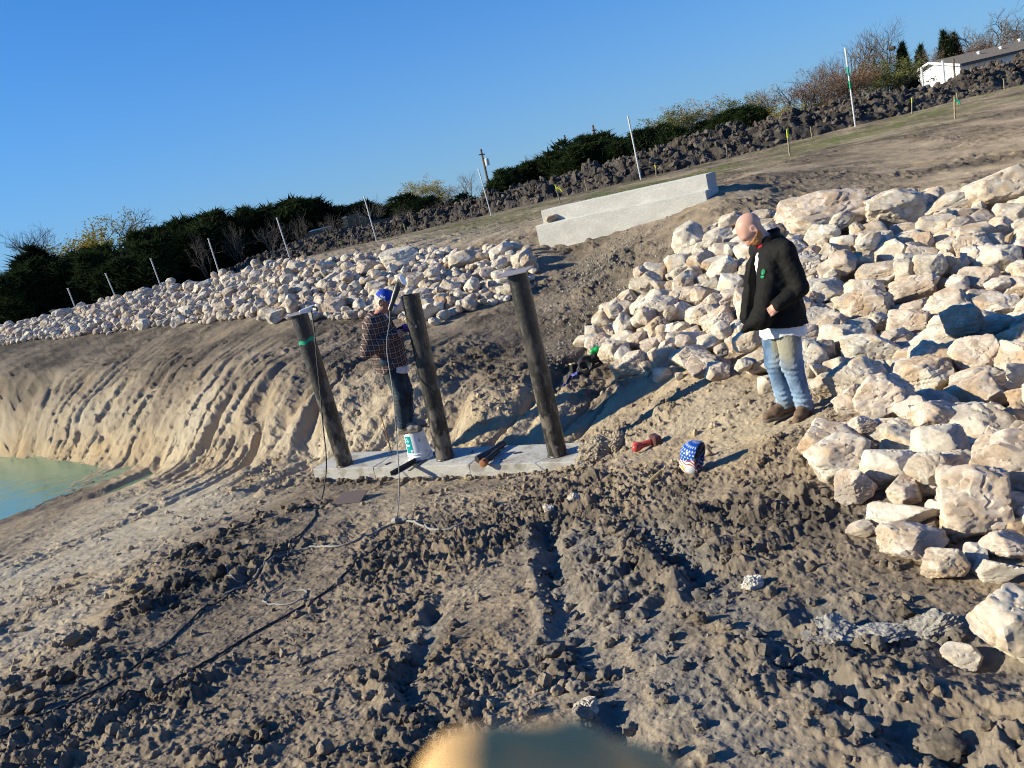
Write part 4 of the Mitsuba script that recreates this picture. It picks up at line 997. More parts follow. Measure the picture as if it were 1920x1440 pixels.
g = np.random.default_rng(77)
NS = 7000
si, ti = g.integers(0, len(ss), NS), np.clip(g.normal(len(tt) * .34, len(tt) * .22, NS), 0, len(tt) - 1).astype(int)
vs, fs, cs_, o = [], [], [], 0
_ic = [trimesh.creation.icosphere(subdivisions=q) for q in (0, 1)]
for a, b in zip(si, ti):
    s_ = .03 + .17 * g.random() ** 4
    m_ = _ic[int(s_ > .09)]
    v = m_.vertices * g.uniform(.55, 1.25, (len(m_.vertices), 1)) * g.uniform(.6, 1.3, 3) * s_
    v = v @ trimesh.transformations.random_rotation_matrix(g.random(3))[:3, :3].T + [hx2[a, b], hy2[a, b], hz[a, b] + s_ * .1]
    vs.append(v); fs.append(m_.faces + o); o += len(v); cs_.append(np.broadcast_to(np.array([.085, .070, .060]) * g.uniform(.45, 1.6), v.shape))
struct('soil_clods', trimesh.Trimesh(np.vstack(vs), np.vstack(fs), process=False), 'soil_material', smooth=False, color=np.vstack(cs_), kind='stuff', label='broken clods of black clay covering the spoil heaps')
labels['soil_clods']['category'] = 'soil clods'

# ------------------------------------------------------------------ trees
bsdf('bark', (.12, .10, .085), .9, .2)
for nm, c in (('cedar_leaf', (.015, .026, .012)), ('cedar_leaf_light', (.030, .045, .018)), ('yellow_leaf', (.34, .27, .05)), ('olive_leaf', (.15, .155, .055)), ('russet_leaf', (.22, .13, .085)), ('tan_leaf', (.34, .27, .16))):
    scene[nm] = {'type': 'principledthin', 'base_color': {'type': 'rgb', 'value': list(c)}, 'roughness': .7, 'diff_trans': .5}


def leaf_tris(c, d, ln, wd, g):
    """thin pointed leaves or sprays at c, along d"""
    side = np.cross(d, g.normal(size=d.shape)); side /= np.linalg.norm(side, axis=1, keepdims=True) + 1e-9
    v = np.stack([c - side * wd[:, None], c + d * ln[:, None], c + side * wd[:, None]], 1).reshape(-1, 3)
    return v, np.arange(len(v)).reshape(-1, 3)


def cedar(seed):
    """unit height, about 0.75 wide: trunk, and a crown of dense upswept sprays with ragged side leaders"""
    g = np.random.default_rng(seed)
    P, D = [], []
    lead = [(0, 0, 1.0, .24)] + [(g.uniform(-.26, .26), g.uniform(-.26, .26), g.uniform(.5, .97), g.uniform(.10, .22)) for _ in range(11)]
    for (lx, ly, top, rad) in lead:
        n = int(950 * rad / .22)
        u = g.random(n) ** .8
        R = rad * np.minimum(1, 1.4 * (1 - u) ** .95 + .02) * (.75 + .5 * meshkit.noise(np.stack([u * 7 + lx * 30, u * 0, u * 0 + seed], -1), 3))
        a = g.random(n) * 2 * np.pi; rr_ = R * np.sqrt(g.random(n)) ** .6
        rr_ *= .72 + .55 * meshkit.noise(np.stack([np.cos(a) * 2.4 + lx * 9, np.sin(a) * 2.4, u * 9], -1), seed)
        P.append(np.stack([lx * (.4 + .6 * (1 - u)) + rr_ * np.cos(a), ly * (.4 + .6 * (1 - u)) + rr_ * np.sin(a), .02 + u * top * .97], -1))
        D.append(np.stack([np.cos(a) * .75, np.sin(a) * .75, .45 + .9 * u], -1) + g.normal(size=(n, 3)) * .35)
    P, D = np.vstack(P), np.vstack(D); D /= np.linalg.norm(D, axis=1, keepdims=True)
    n = len(P)
    vs, fs, o = [], [], 0
    for _ in range(2):
        v, f = leaf_tris(P + g.normal(size=P.shape) * .012, D + g.normal(size=D.shape) * .3, g.uniform(.04, .12, n), g.uniform(.006, .015, n), g)
        vs.append(v); fs.append(f + o); o += len(v)
    return trimesh.Trimesh(np.vstack(vs), np.vstack(fs), process=False), tube([(0, 0, -.05), (.01, 0, .4), (0, 0, .8)], [.028, .02, .006], 6)


def bush_cedar(seed):
    g = np.random.default_rng(seed)
    P, D = [], []
    for k in range(13):
        lx, ly, top, rad = g.normal(0, .24), g.normal(0, .24), g.uniform(.6, 1.0), g.uniform(.13, .24)
        n = 720
        u = g.random(n) ** .75; R = rad * np.sqrt(np.clip(1 - u ** 2.2, .01, 1)) * (.7 + .6 * meshkit.noise(np.stack([u * 8 + lx * 30, u * 0, u * 0 + seed], -1), 3))
        a = g.random(n) * 2 * np.pi; rr_ = R * g.random(n) ** .33
        P.append(np.stack([lx + rr_ * np.cos(a), ly + rr_ * np.sin(a), .01 + u * top * .96], -1))
        D.append(np.stack([np.cos(a) * .8, np.sin(a) * .8, .3 + .9 * u], -1) + g.normal(size=(n, 3)) * .5)
    P, D = np.vstack(P), np.vstack(D); D /= np.linalg.norm(D, axis=1, keepdims=True)
    vs, fs, o = [], [], 0
    for _ in range(2):
        v, f = leaf_tris(P + g.normal(size=P.shape) * .014, D + g.normal(size=D.shape) * .4, g.uniform(.03, .10, len(P)), g.uniform(.006, .015, len(P)), g)
        vs.append(v); fs.append(f + o); o += len(v)
    return trimesh.Trimesh(np.vstack(vs), np.vstack(fs), process=False), tube([(0, 0, -.05), (.02, 0, .35), (0, .02, .7)], [.03, .02, .006], 6)


def bare_tree(seed, spread=.55, stems=1, twig=6, first=.30):
    """unit height: limbs that fork down to fine twigs; returns the mesh and the tips"""
    g = np.random.default_rng(seed)
    vs, fs, o, tips = [], [], 0, []
    def grow(p, d, ln, r, lv):
        nonlocal o
        q, pts = p.copy(), [p.copy()]
        for _ in range(3 if lv < 3 else 2):
            d = d + g.normal(size=3) * (.09 if lv < 2 else .2) + np.array([0, 0, .05]); d /= np.linalg.norm(d)
            q = q + d * ln / (3 if lv < 3 else 2); pts.append(q.copy())
        m = tube(pts, np.linspace(r, r * .62, len(pts)), 6 if lv < 2 else 4 if lv < 4 else 3, False)
        vs.append(m.vertices); fs.append(m.faces + o); o += len(m.vertices)
        if lv >= twig: tips.append((q, d)); return
        if lv >= 3: tips.append((q, d))
        for k in range(3 if lv < 2 else int(g.integers(2, 4))):
            e = g.normal(size=3); e -= d * (e @ d); e /= np.linalg.norm(e)
            sp = spread * g.uniform(.55, 1.25)
            nd = d * math.cos(sp) + e * math.sin(sp); nd[2] += .08
            start = pts[-1] if k else pts[-1]
            if lv >= 1 and k == 2: start = pts[1]
            grow(start, nd / np.linalg.norm(nd), ln * g.uniform(.62, .86), r * .58 if k else r * .68, lv + 1)
    for s in range(stems):
        a = g.uniform(0, 6.28)
        d0 = np.array([.35 * math.cos(a), .35 * math.sin(a), 1.0]) if stems > 1 else np.array([g.normal() * .04, g.normal() * .04, 1.0])
        grow(np.array([.03 * math.cos(a), .03 * math.sin(a), -.03]), d0 / np.linalg.norm(d0), first * g.uniform(.8, 1.1), .020 if stems == 1 else .010, 0)
    v, f = np.vstack(vs), np.vstack(fs)
    top = v[:, 2].max(); v = v / top
    return trimesh.Trimesh(v, f, process=False), np.array([t[0] for t in tips]) / top, np.array([t[1] for t in tips])


def leaves_for(tips, dirs, seed, per, ln, where=None):
    g = np.random.default_rng(seed)
    keep = np.repeat(np.arange(len(tips)), per)
    if where is not None: keep = keep[where(tips[keep])]
    c = tips[keep] + g.normal(size=(len(keep), 3)) * .022
    d = g.normal(size=c.shape) + [0, 0, -.3]; d /= np.linalg.norm(d, axis=1, keepdims=True)
    v, f = leaf_tris(c, d, g.uniform(.6, 1.2, len(c)) * ln, g.uniform(.3, .6, len(c)) * ln, g)
    return trimesh.Trimesh(v, f, process=False)


def plant(name, label, cat_, group, x, y, hgt, wide, parts, yaw):
    key = thing(name, label, cat_, group)
    z = float(base(np.array([x]), np.array([y]))[0, 0]) - .08
    M = T().translate([x, y, z]).rotate([0, 0, 1], yaw).scale([wide, wide, hgt])
    for part, shp in parts: put(key, part, {**shp, 'to_world': M})


CED = []
BUSH = []
for s in range(4):
    cr, tr = bush_cedar(60 + s)
    BUSH.append([('crown', mikit.ply(cr, 'cedar_leaf' if s % 2 else 'cedar_leaf_light')), ('trunk', mikit.ply(tr, 'bark', smooth=True))])
for s in range(5):
    cr, tr = cedar(40 + s)
    CED.append([('crown', mikit.ply(cr, 'cedar_leaf' if s % 2 else 'cedar_leaf_light')), ('trunk', mikit.ply(tr, 'bark', smooth=True))])
CEDARS = [(-28.7, 50, 3.4), (-28.1, 52, 4.3), (-27.6, 54, 4.2), (-26.6, 54, 3.2), (-24.2, 58, 4.9), (-21.6, 55, 3.7), (-20.8, 58, 4.5), (-18.7, 56, 3.6), (-17.4, 58, 3.9), (-16.5, 60, 4.2), (-15.0, 60, 4.4), (-14.0, 61, 4.3), (-12.6, 60, 3.4), (-11.6, 62, 3.4), (-10.1, 62, 3.3), (-8.9, 63, 2.8), (-7.4, 63, 3.0), (-6.1, 64, 2.4), (-4.7, 64, 2.3), (-2.7, 60, 2.2), (-22.6, 50, 3.2), (-28.4, 60, 3.6), (2.6, 48, 2.2), (5.2, 52, 2.4), (6.1, 50, 2.5), (7.2, 50, 3.0), (8.0, 48, 2.5), (9.4, 48, 2.3), (10.4, 47, 2.0), (11.5, 46, 2.3), (34.3, 60, 4.2), (57.1, 96, 5.6), (57.5, 92, 6.6), (59.3, 93, 6.2)]
def row_label(r, rank):
    at = 'left end' if r < -.40 else 'middle' if r < -.22 else 'right end'
    return f'dark green cedar in the {rank} of the left tree row, at its {at}', f'cedars, {rank}, {at} of the left row'


for k, (x, y, h) in enumerate(CEDARS):
    g = np.random.default_rng(600 + k)
    if k < 22: lab, grp = row_label(x / y, 'front rank')
    elif k < 30: lab, grp = 'low green cedar showing above the black spoil heaps in the middle distance', 'cedars behind the middle spoil heaps'
    else: lab, grp = ('dark pointed cedar left of the white house', 'cedars left of the white house') if k < 32 else ('dark pointed cedar rising behind the roof of the white house', 'cedars behind the white house roof')
    plant('cedar_tree', lab, 'tree', grp, x, y, h * (g.uniform(.86, 1.06) if k < 22 else g.uniform(1, 1.08)) + .15, (h * g.uniform(1.25, 1.75) + 1.6) if k < 22 else h * g.uniform(1.5, 2.0) + .6 if k < 30 else h * .62, (CED[k % 5] if k % 4 == 1 else BUSH[k % 4]) if k < 22 else BUSH[2 * (k % 2)] if k < 30 else CED[3], g.uniform(0, 360))
for k in range(20):      # a second row closes the gaps of the first
    g = np.random.default_rng(700 + k)
    x = -40 + k * 1.9 + g.uniform(-.5, .5); y = 62 + g.uniform(0, 5)
    x *= y / 62
    h = np.interp(x / y, [-.6, -.42, -.3, -.2, -.1, 0], [4.2, 3.9, 3.9, 3.4, 2.3, 1.6]) * g.uniform(.8, 1.0)
    plant('cedar_tree', *(lambda q: (q[0], 'tree', q[1]))(row_label(x / y, 'back rank')), x, y, h * .92, h * 1.7 + 2.0, BUSH[k % 4], g.uniform(0, 360))
for k in range(15):      # grey leafless brush stands in and before the cedars
    pass
BV = []
for s, (sp, st, fi) in enumerate(((.5, 1, .30), (.62, 1, .22), (.45, 1, .34))):
    m, tp, dr_ = bare_tree(80 + s, sp, st, 6, fi)
    BV.append(([('trunk', mikit.ply(m, 'bark', smooth=False))], tp, dr_))
SV = []
for s in range(3):
    m, tp, dr_ = bare_tree(90 + s, .5, 5, 4, .36)
    SV.append((('trunk', mikit.ply(m, 'bark', smooth=False)), tp, dr_))
BARE = [(-31.2, 56, 6.6), (0.4, 80, 4.0), (5.9, 60, 3.3), (22.6, 52, 3.8), (29.6, 58, 5.6), (32.8, 60, 6.6), (52.5, 85, 5.4), (61.4, 90, 7.9), (66.3, 92, 7.6), (26.9, 56, 4.6), (2.6, 110, 3.0), (-31.5, 58, 6.4), (24.3, 55, 4.1), (27.9, 57, 4.9), (31.4, 59, 5.9), (34.2, 62, 5.0), (20.6, 53, 3.6), (64.0, 95, 6.8)]
BL = {0: 'thin leafless tree at the far left edge of the frame', 1: 'small grey leafless tree beside the tan shrub on the distant skyline', 2: 'grey leafless brush left of the middle cedars', 3: 'spreading leafless tree left of the russet brush', 4: 'tall leafless tree just right of the tall white and green pole',
      5: 'tallest leafless tree carrying a dark nest, right of the white and green pole', 6: 'faint leafless tree between the nest tree and the white house', 7: 'large dark-limbed leafless tree behind the white house roof', 8: 'leafless tree cut by the right edge of the frame behind the house',
      9: 'leafless tree behind the russet brush', 10: 'far small leafless tree near the utility pole', 11: 'second thin leafless tree at the far left edge, behind the first', 12: 'twiggy leafless tree over the russet brush, left of the white and green pole', 13: 'leafless tree directly behind the white and green pole', 14: 'leafless tree close left of the tree with the nest', 15: 'smaller leafless tree close right of the tree with the nest', 16: 'small leafless tree over the tan and olive brush', 17: 'leafless tree between the two big ones behind the house roof'}
for k, (x, y, h) in enumerate(BARE):
    plant('bare_tree', BL[k], 'tree', None, x, y, h + .1, h * (1.15 if k in (3, 7, 8) else 1.05), BV[1 if k in (3, 7, 8) else k % 2 * 2][0], k * 77)
for k in range(14):
    g = np.random.default_rng(860 + k); r_ = -.60 + .043 * k; y = g.uniform(50, 57)
    plant('bare_tree', 'thin grey leafless sapling among the dark left cedars', 'tree', 'leafless saplings among the left cedars', r_ * y, y, np.interp(r_, [-.6, -.3, 0], [4.2, 3.6, 1.9]) * g.uniform(.8, 1.15), g.uniform(2.0, 3.4), [SV[k % 3][0]], g.uniform(0, 360))
_b = BARE[5]; key = thing('bird_nest', 'dark round clump like a nest in the tallest leafless tree', 'nest')
scene[key] = {**mikit.ply(trimesh.Trimesh(*rock_mesh(77, 2), process=False), 'bark'), 'to_world': T().translate([_b[0] + .75, _b[1], 1.0 + _b[2] * .66]).scale([.5, .5, .4])}
LK = {}
for nm, per, ln, sv in (('yellow_leaf', 9, .019, 0), ('olive_leaf', 13, .020, 1), ('russet_leaf', 11, .016, 2), ('tan_leaf', 6, .016, 0)):
    LK[nm] = [SV[sv][0], ('crown', mikit.ply(leaves_for(SV[sv][1], SV[sv][2], 5, per, ln), nm))]
_ym = BV[1]
LK['tall_yellow'] = [_ym[0][0], ('crown', mikit.ply(leaves_for(_ym[1], _ym[2], 6, 3, .022, lambda t: (t[:, 0] < .12) & (t[:, 2] > .3)), 'yellow_leaf'))]
LEAFY = [(-28.2, 64, 7.3), (-28.9, 62, 6.1), (-3.8, 70, 4.0), (-2.0, 74, 3.3), (13.5, 52, 3.5), (14.8, 53, 3.8), (16.4, 54, 3.9), (19.3, 54, 3.4), (21.0, 54, 3.6), (20.2, 50, 2.2), (24.9, 54, 3.9), (26.3, 55, 4.0), (30.7, 56, 3.3), (30.5, 57, 3.8), (60.0, 92, 5.7), (63.9, 94, 5.8), (67.1, 95, 5.8), (-18.2, 64, 4.6), (-12.9, 66, 4.0), (16.0, 48, 2.4), (15.0, 48, 2.3)]
LKIND = ['tall_yellow', 'yellow_leaf', 'yellow_leaf', 'tan_leaf', 'olive_leaf', 'tan_leaf', 'tan_leaf', 'olive_leaf', 'tan_leaf', 'yellow_leaf', 'russet_leaf', 'russet_leaf', 'olive_leaf', 'olive_leaf', 'russet_leaf', 'russet_leaf', 'russet_leaf', 'tan_leaf', 'tan_leaf', 'olive_leaf', 'olive_leaf']
LLAB = ['tall half-bare tree with yellow-green leaves above the dark left cedars', 'yellow-leaved lower tree beside the tall half-bare one on the left', 'round yellow-green tree standing on the distant skyline', 'tan half-bare shrub right of the round yellow-green tree', 'olive brush right of the middle cedars, first of the brush row',
        'tan autumn shrub, second in the brush row right of the middle cedars', 'tan autumn shrub, third in the brush row right of the middle cedars', 'olive brush left of the spreading leafless tree', 'tan brush at the foot of the spreading leafless tree', 'low bright yellow-green bush above the spoil heap',
        'russet brush left of the tall white and green pole', 'taller russet brush at the tall white and green pole', 'olive shrub right of the tall white and green pole', 'olive shrub behind the other one, left of the white house', 'russet thicket behind the house roof, left part', 'russet thicket behind the house roof, middle part',
        'russet thicket behind the house roof, right part', 'pale leafless-looking shrub among the left cedars', 'pale shrub over the right end of the left cedars', 'low dark green juniper over the spoil heap, right half', 'low dark green juniper over the spoil heap, left half']
for k, (x, y, h) in enumerate(LEAFY):
    plant('autumn_tree' if k < 3 else 'shrub', LLAB[k], 'tree' if k < 3 else 'shrub', None, x, y, h + .1, h * (1.0 if k < 1 else 1.5 if k < 19 else 2.2) + .4, LK[LKIND[k]] if k < 19 else BUSH[0], k * 53)
for k in range(19):      # low brush closes the foot of the right hand tree line
    g = np.random.default_rng(820 + k)
    px = 11 + k * .95; y = g.uniform(48, 54) + max(0, px - 22) * .4
    nm = ['tan_leaf', 'olive_leaf', 'russet_leaf', 'olive_leaf'][k % 4]
    plant('shrub', 'low tangled brush along the foot of the trees behind the right spoil heaps', 'shrub', 'low brush behind the right spoil heaps', px, y, g.uniform(1.5, 2.4), g.uniform(2.2, 3.4), LK[nm], g.uniform(0, 360))

# ------------------------------------------------------------------ white house at the right edge
bsdf('house_siding', (.78, .78, .78), .6, .3)
bsdf('house_trim', (.82, .82, .81), .5, .3)
bsdf('roof_shingle', (.15, .128, .108), .9, .2)
bsdf('dark_glass', (.02, .022, .026), .1, .6)
HW, HL_, HE, HR = 6.0, 19.0, 3.0, .85
HC = np.array([48.8, 76.0]); HA = np.array([.955, .297]); HB = np.array([-.297, .955])       # along the house, and across it
hz0 = EYE[2] + 1.85 - HE
key = thing('white_house', 'white single-storey house with a low brown roof and a sunlit gable end', 'house')
def hp_(a, b, z): q = HC + HA * a + HB * b; return [q[0], q[1], hz0 + z]
g3 = [hp_(0, 0, 0), hp_(0, HW, 0), hp_(0, HW, HE), hp_(0, HW / 2, HE + HR), hp_(0, 0, HE)]
g4 = [hp_(HL_, 0, 0), hp_(HL_, HW, 0), hp_(HL_, HW, HE), hp_(HL_, HW / 2, HE + HR), hp_(HL_, 0, HE)]
put(key, 'gable_wall', mikit.ply((np.array(g3), np.array([[0, 4, 3], [0, 3, 2], [0, 2, 1]])), 'house_siding'))
put(key, 'gable_wall', mikit.ply((np.array(g4), np.array([[0, 3, 4], [0, 2, 3], [0, 1, 2]])), 'house_siding'))
put(key, 'long_wall', mikit.ply((np.array([hp_(0, 0, 0), hp_(HL_, 0, 0), hp_(HL_, 0, HE), hp_(0, 0, HE)]), np.array([[0, 1, 2], [0, 2, 3]])), 'house_siding'))
put(key, 'long_wall', mikit.ply((np.array([hp_(0, HW, 0), hp_(HL_, HW, 0), hp_(HL_, HW, HE), hp_(0, HW, HE)]), np.array([[0, 2, 1], [0, 3, 2]])), 'house_siding'))
HRZ = math.degrees(math.atan2(HA[1], HA[0])); sl = math.degrees(math.atan2(HR, HW / 2)); sw = math.hypot(HW / 2 + .45, HR * (1 + .9 / HW))
for sgn in (-1, 1):
    m = block(HL_ + .9, sw, .12, .01)
    c = hp_(HL_ / 2, HW / 2 + sgn * (HW / 4 + .21), HE + HR / 2 + .03)
    roof = put(key, 'roof_slope', mikit.ply(moved(m, c, rx=-sgn * sl, rz=HRZ), 'roof_shingle'))
    m = block(.10, sw, .2, .01)
    put(key, 'barge_board', mikit.ply(moved(m, hp_(-.47, HW / 2 + sgn * (HW / 4 + .21), HE + HR / 2 - .02), rx=-sgn * sl, rz=HRZ), 'house_trim'))
m = block(HL_ + .8, .06, .16, .01); put(key, 'gutter', mikit.ply(moved(m, hp_(HL_ / 2, -.50, HE - .17), rz=HRZ), 'dark_metal'))
for a in (2.6, 9.0, 14.0):
    w_ = put(key, 'window', mikit.ply(moved(block(1.3, .06, 1.2, .01), hp_(a, -.03, 1.75), rz=HRZ), 'dark_glass'))
for a, b in ((4.5, 1.6), (7.5, 1.6), (12, 3.0)):
    put(key, 'roof_vent', mikit.ply(moved(lathe([(.12, 0), (.12, .3), (.17, .3), (.17, .4), (0, .42)], 12), hp_(a, b, HE + HR * b / (HW / 2) - .02)), 'house_trim', smooth=30))

# ------------------------------------------------------------------ marker poles, stakes, utility poles
bsdf('pole_white', (.50, .51, .53), .45, .4)
bsdf('stake_wood', (.42, .31, .175), .8, .3)
bsdf('stake_yellow', (.62, .66, .06), .5, .3)
bsdf('ribbon_green', (.02, .40, .22), .5, .3)
POLES = [(16.35, 32.6, 3.1, -.02), (7.2, 32.6, 2.55, -.05), (.85, 33.4, 1.95, -.12), (-4.15, 33.5, 1.9, 0), (-7.8, 33.1, 1.8, -.05), (-10.8, 33, 1.6, .06), (-13.9, 34.5, 1.4, -.02), (-16.1, 34.9, 1.25, -.13), (-17.6, 34.2, 1.0, 0)]
ORD = ['tallest grey-white marker pole with green bands, on the right', 'marker pole behind the middle of the concrete headwall', 'marker pole in front of the middle spoil heap, left of the headwall', 'marker pole by the parked vehicle roofs', 'marker pole at the left end of the spoil heaps',
       'sixth marker pole from the right, against the dark cedars', 'seventh marker pole from the right, against the dark cedars', 'eighth marker pole from the right, above the left rubble', 'last and shortest marker pole at far left']
for k, (x, y, h, dx) in enumerate(POLES):
    key = thing('marker_pole', ORD[k], 'pole')
    z = gz(x, y)
    a, b = np.array([x, y, z - .1]), np.array([x + dx * .5 + (-.02), y, z + h])
    put(key, 'shaft', mikit.ply(tube([a, b], .034 if k < 2 else .026, 10), 'pole_white', smooth=40))
    put(key, 'cap', mikit.ply(tube([b, b + [0, 0, .03]], .034, 10), 'house_trim', smooth=40))
    if k == 0:
        for u in (.55, .72):
            put(key, 'green_band', mikit.ply(tube([a + (b - a) * (u - .055), a + (b - a) * (u + .055)], .037, 10), 'green_paint', smooth=40))
for x, y, h, dx in [(27.43, 44.18, 2.07, 0.01), (26.53, 44.72, 2.0, 0.0), (31.07, 48.97, 2.18, 0.02)]:
    key = thing('fence_post', 'pale post standing in front of the white house', 'post', 'posts in front of the white house')
    z = gz(x, y); put(key, 'shaft', mikit.ply(tube([[x, y, z - .1], [x, y, z + h]], .06, 8), 'pole_white' if x < 31 else 'bark', smooth=40))
    put(key, 'cap', mikit.ply(tube([[x, y, z + h], [x, y, z + h + .05]], .075, 8), 'pole_white' if x < 31 else 'bark', smooth=40))
STAKES = [(3.05, 26.82, .62, 1), (7.9, 32.7, .45, 1), (5.1, 33.8, .55, 0), (-3.35, 39.28, .5, 1), (9.86, 23.82, .78, 1), (10.9, 32.6, .6, 0), (14.5, 32.6, .45, 0), (18.9, 32.8, .62, 1), (15.55, 24.66, .68, 0), (20.2, 31.8, .45, 0), (-19.7, 57, .5, 1), (-22.6, 52, .5, 0), (-25.0, 50, .4, 0),
          (-16.5, 55, .4, 0), (.05, 36.3, .4, 0), (-2.3, 39.0, .35, 0), (-7.4, 43.8, .4, 1), (23.4, 33.6, .5, 0), (24.2, 33.2, .5, 1)]
for k, (x, y, h, yl) in enumerate(STAKES):
    own = {4: 'tall yellow-tipped survey stake in the green strip, right of the headwall', 0: 'yellow-ribboned survey stake just behind the left half of the headwall', 8: 'plain survey stake with a green ribbon at the far right', 3: 'yellow-topped survey stake left of the headwall, in front of the spoil heap'}.get(k)
    lab, grp = ('yellow-painted wooden survey stake along the spoil heaps', 'yellow survey stakes') if yl else ('plain wooden survey stake along the spoil heaps', 'plain survey stakes')
    key = thing('survey_stake', own or lab, 'stake', None if own else grp)
    z = gz(x, y); g = np.random.default_rng(k); ln = g.uniform(-6, 6, 2)
    put(key, 'shaft', mikit.ply(moved(block(.045, .03, h + .1, .004), (x, y, z + h / 2 - .05), rx=ln[0], ry=ln[1]), 'stake_wood'))
    if yl: put(key, 'painted_tip', mikit.ply(moved(block(.052, .037, h * .32, .004), (x + math.sin(math.radians(ln[1])) * h * .36, y - math.sin(math.radians(ln[0])) * h * .36, z + h * .84), rx=ln[0], ry=ln[1]), 'stake_yellow'))
    if k in (8, 0): put(key, 'ribbon', mikit.ply(tube([[x, y - .03, z + h * .8], [x + .1, y - .05, z + h * .74], [x + .16, y - .04, z + h * .55]], [.03, .035, .02], 4), 'ribbon_green' if k else 'stake_yellow'))
for k, (x, y, h, dx) in enumerate([(2.74, 89.95, 6.04, 0.24), (12.84, 94.07, 5.58, 0.1), (15.53, 88.61, 5.61, -0.23)]):
    key = thing('utility_pole', ['dark utility pole with a transformer on the middle skyline', 'distant utility pole above the middle cedars, left one', 'distant utility pole above the middle cedars, right one'][k], 'utility pole')
    z = float(base(np.array([x]), np.array([y]))[0, 0])
    put(key, 'pole', mikit.ply(tube([[x, y, z], [x + dx * .4, y, z + h + .3]], [.16, .11], 8), 'bark', smooth=40))
    put(key, 'crossarm', mikit.ply(moved(block(1.6, .12, .12, .01), (x + dx * .3, y - .15, z + h - .3), rz=65), 'bark'))
    if k == 0: put(key, 'transformer', mikit.ply(moved(lathe([(0, 0), (.22, 0), (.24, .1), (.24, .7), (.1, .8), (0, .8)], 12), (x + .45, y - .2, z + h - 1.6)), 'pole_white', smooth=40))

# ------------------------------------------------------------------ parked vehicles half hidden behind the heaps
bsdf('car_white', (.75, .75, .77), .25, .5, clearcoat=.6)
bsdf('car_dark', (.03, .032, .035), .25, .5, clearcoat=.6)
bsdf('tyre', (.02, .02, .02), .8, .3)
bsdf('machine_yellow', (.65, .38, .02), .4, .4)
from shapely.geometry import Polygon
def car(x, y, rz, side, paint, label, ln=4.6, wd=1.8):
    key = thing('parked_car', label, 'car')
    z = float(base(np.array([x]), np.array([y]))[0, 0])
    def ex(poly, w, m, part, off=0.0):
        e = trimesh.creation.extrude_polygon(Polygon(poly), w, engine='earcut'); e.apply_translation((0, 0, -w / 2 + off)); e.apply_transform(trimesh.transformations.rotation_matrix(math.pi / 2, [1, 0, 0]))
        put(key, part, mikit.ply(moved(e, (x, y, z), rz=rz), m))
    ex(side['body'], wd, paint, 'body'); ex(side['glass'], wd * .9, 'dark_glass', 'windows'); ex(side['roof'], wd * .86, paint, 'roof')
    for wx in (-1.4, 1.4):
        for s in (-1, 1):
            w = moved(trimesh.creation.cylinder(.34, .22, sections=20), (wx, s * wd * .44, .34), rx=90)
            w = moved(trimesh.Trimesh(w.vertices, w.faces), (0, 0, 0)); put(key, 'wheel', mikit.ply(moved(w, (x, y, z), rz=rz), 'tyre', smooth=30))
SEDAN = {'body': [(-2.3, .35), (2.3, .35), (2.3, .8), (1.2, .95), (-1.9, .98), (-2.3, .85)], 'glass': [(-1.7, .96), (1.1, .94), (.4, 1.40), (-1.0, 1.40)], 'roof': [(-1.1, 1.40), (.5, 1.40), (.35, 1.47), (-.9, 1.47)]}
PICK = {'body': [(-2.5, .5), (2.5, .5), (2.5, 1.05), (1.0, 1.12), (-2.5, 1.12)], 'glass': [(-.6, 1.12), (1.0, 1.12), (.45, 1.68), (-.5, 1.68)], 'roof': [(-.58, 1.68), (.5, 1.68), (.4, 1.78), (-.5, 1.78)]}
car(-9.6, 52.5, 12, SEDAN, 'car_white', 'white parked car half hidden behind the left spoil heap')
car(-7.4, 51.0, 20, PICK, 'car_dark', 'dark parked pickup beside the white car behind the spoil heap')
# ------------------------------------------------------------------ tools and leads
from scipy.interpolate import CubicSpline


def spline(pts, n=60):
    p = np.array(pts, float); t = np.concatenate([[0], np.cumsum(np.linalg.norm(np.diff(p, axis=0), axis=1))])
    return CubicSpline(t, p)(np.linspace(0, t[-1], n))


def on_ground(xy, n=90, lift=.008, wob=.02, seed=1):
    p = spline([(x, y, 0) for x, y in xy], n); s = np.linspace(0, 1, n) * n / 6
    p[:, 0] += wob * (meshkit.noise(np.stack([s, s * 0, s * 0 + seed], -1)) - .5); p[:, 1] += wob * (meshkit.noise(np.stack([s, s * 0 + 5, s * 0 + seed], -1)) - .5)
    z = ground(p[:, 0], p[:, 1]); z = np.maximum(z, np.convolve(np.pad(z, 3, 'edge'), np.ones(7) / 7, 'valid')); p[:, 2] = z + lift
    return p


# welding lead clamped on the left post, and its way over the mud
key = thing('welding_lead', 'black welding lead clamped to the left post cap, trailing over the mud', 'cable')
hang = spline([(-2.19, 9.55, .84), (-2.19, 9.50, .70), (-2.25, 9.42, .31), (-2.33, 9.33, -.2), (-2.39, 9.18, -.64), (-2.42, 8.98, -.98), (-2.49, 8.75, -1.24), (-2.50, 8.55, gz(-2.5, 8.55) + .01)], 60)
run = on_ground([(-2.50, 8.5), (-2.45, 7.55), (-2.57, 6.88), (-2.79, 6.27), (-2.92, 5.33), (-3.05, 4.79), (-3.4, 4.35), (-4.1, 3.9)], 120, .008, .05, 3)
put(key, 'cable', mikit.ply(tube(np.vstack([hang, run]), .0085, 7), 'black_rubber', smooth=50))
cl = np.array([-2.215, 9.56, .835])
cm = put(key, 'clamp', mikit.ply(cat(moved(block(.20, .035, .03, .006), cl + [-.02, 0, .012], rz=12, ry=-8), moved(block(.18, .03, .022, .005), cl + [-.01, 0, -.03], rz=12, ry=8)), 'white_plastic'), 'whitish spring clamp gripping the cap plate')
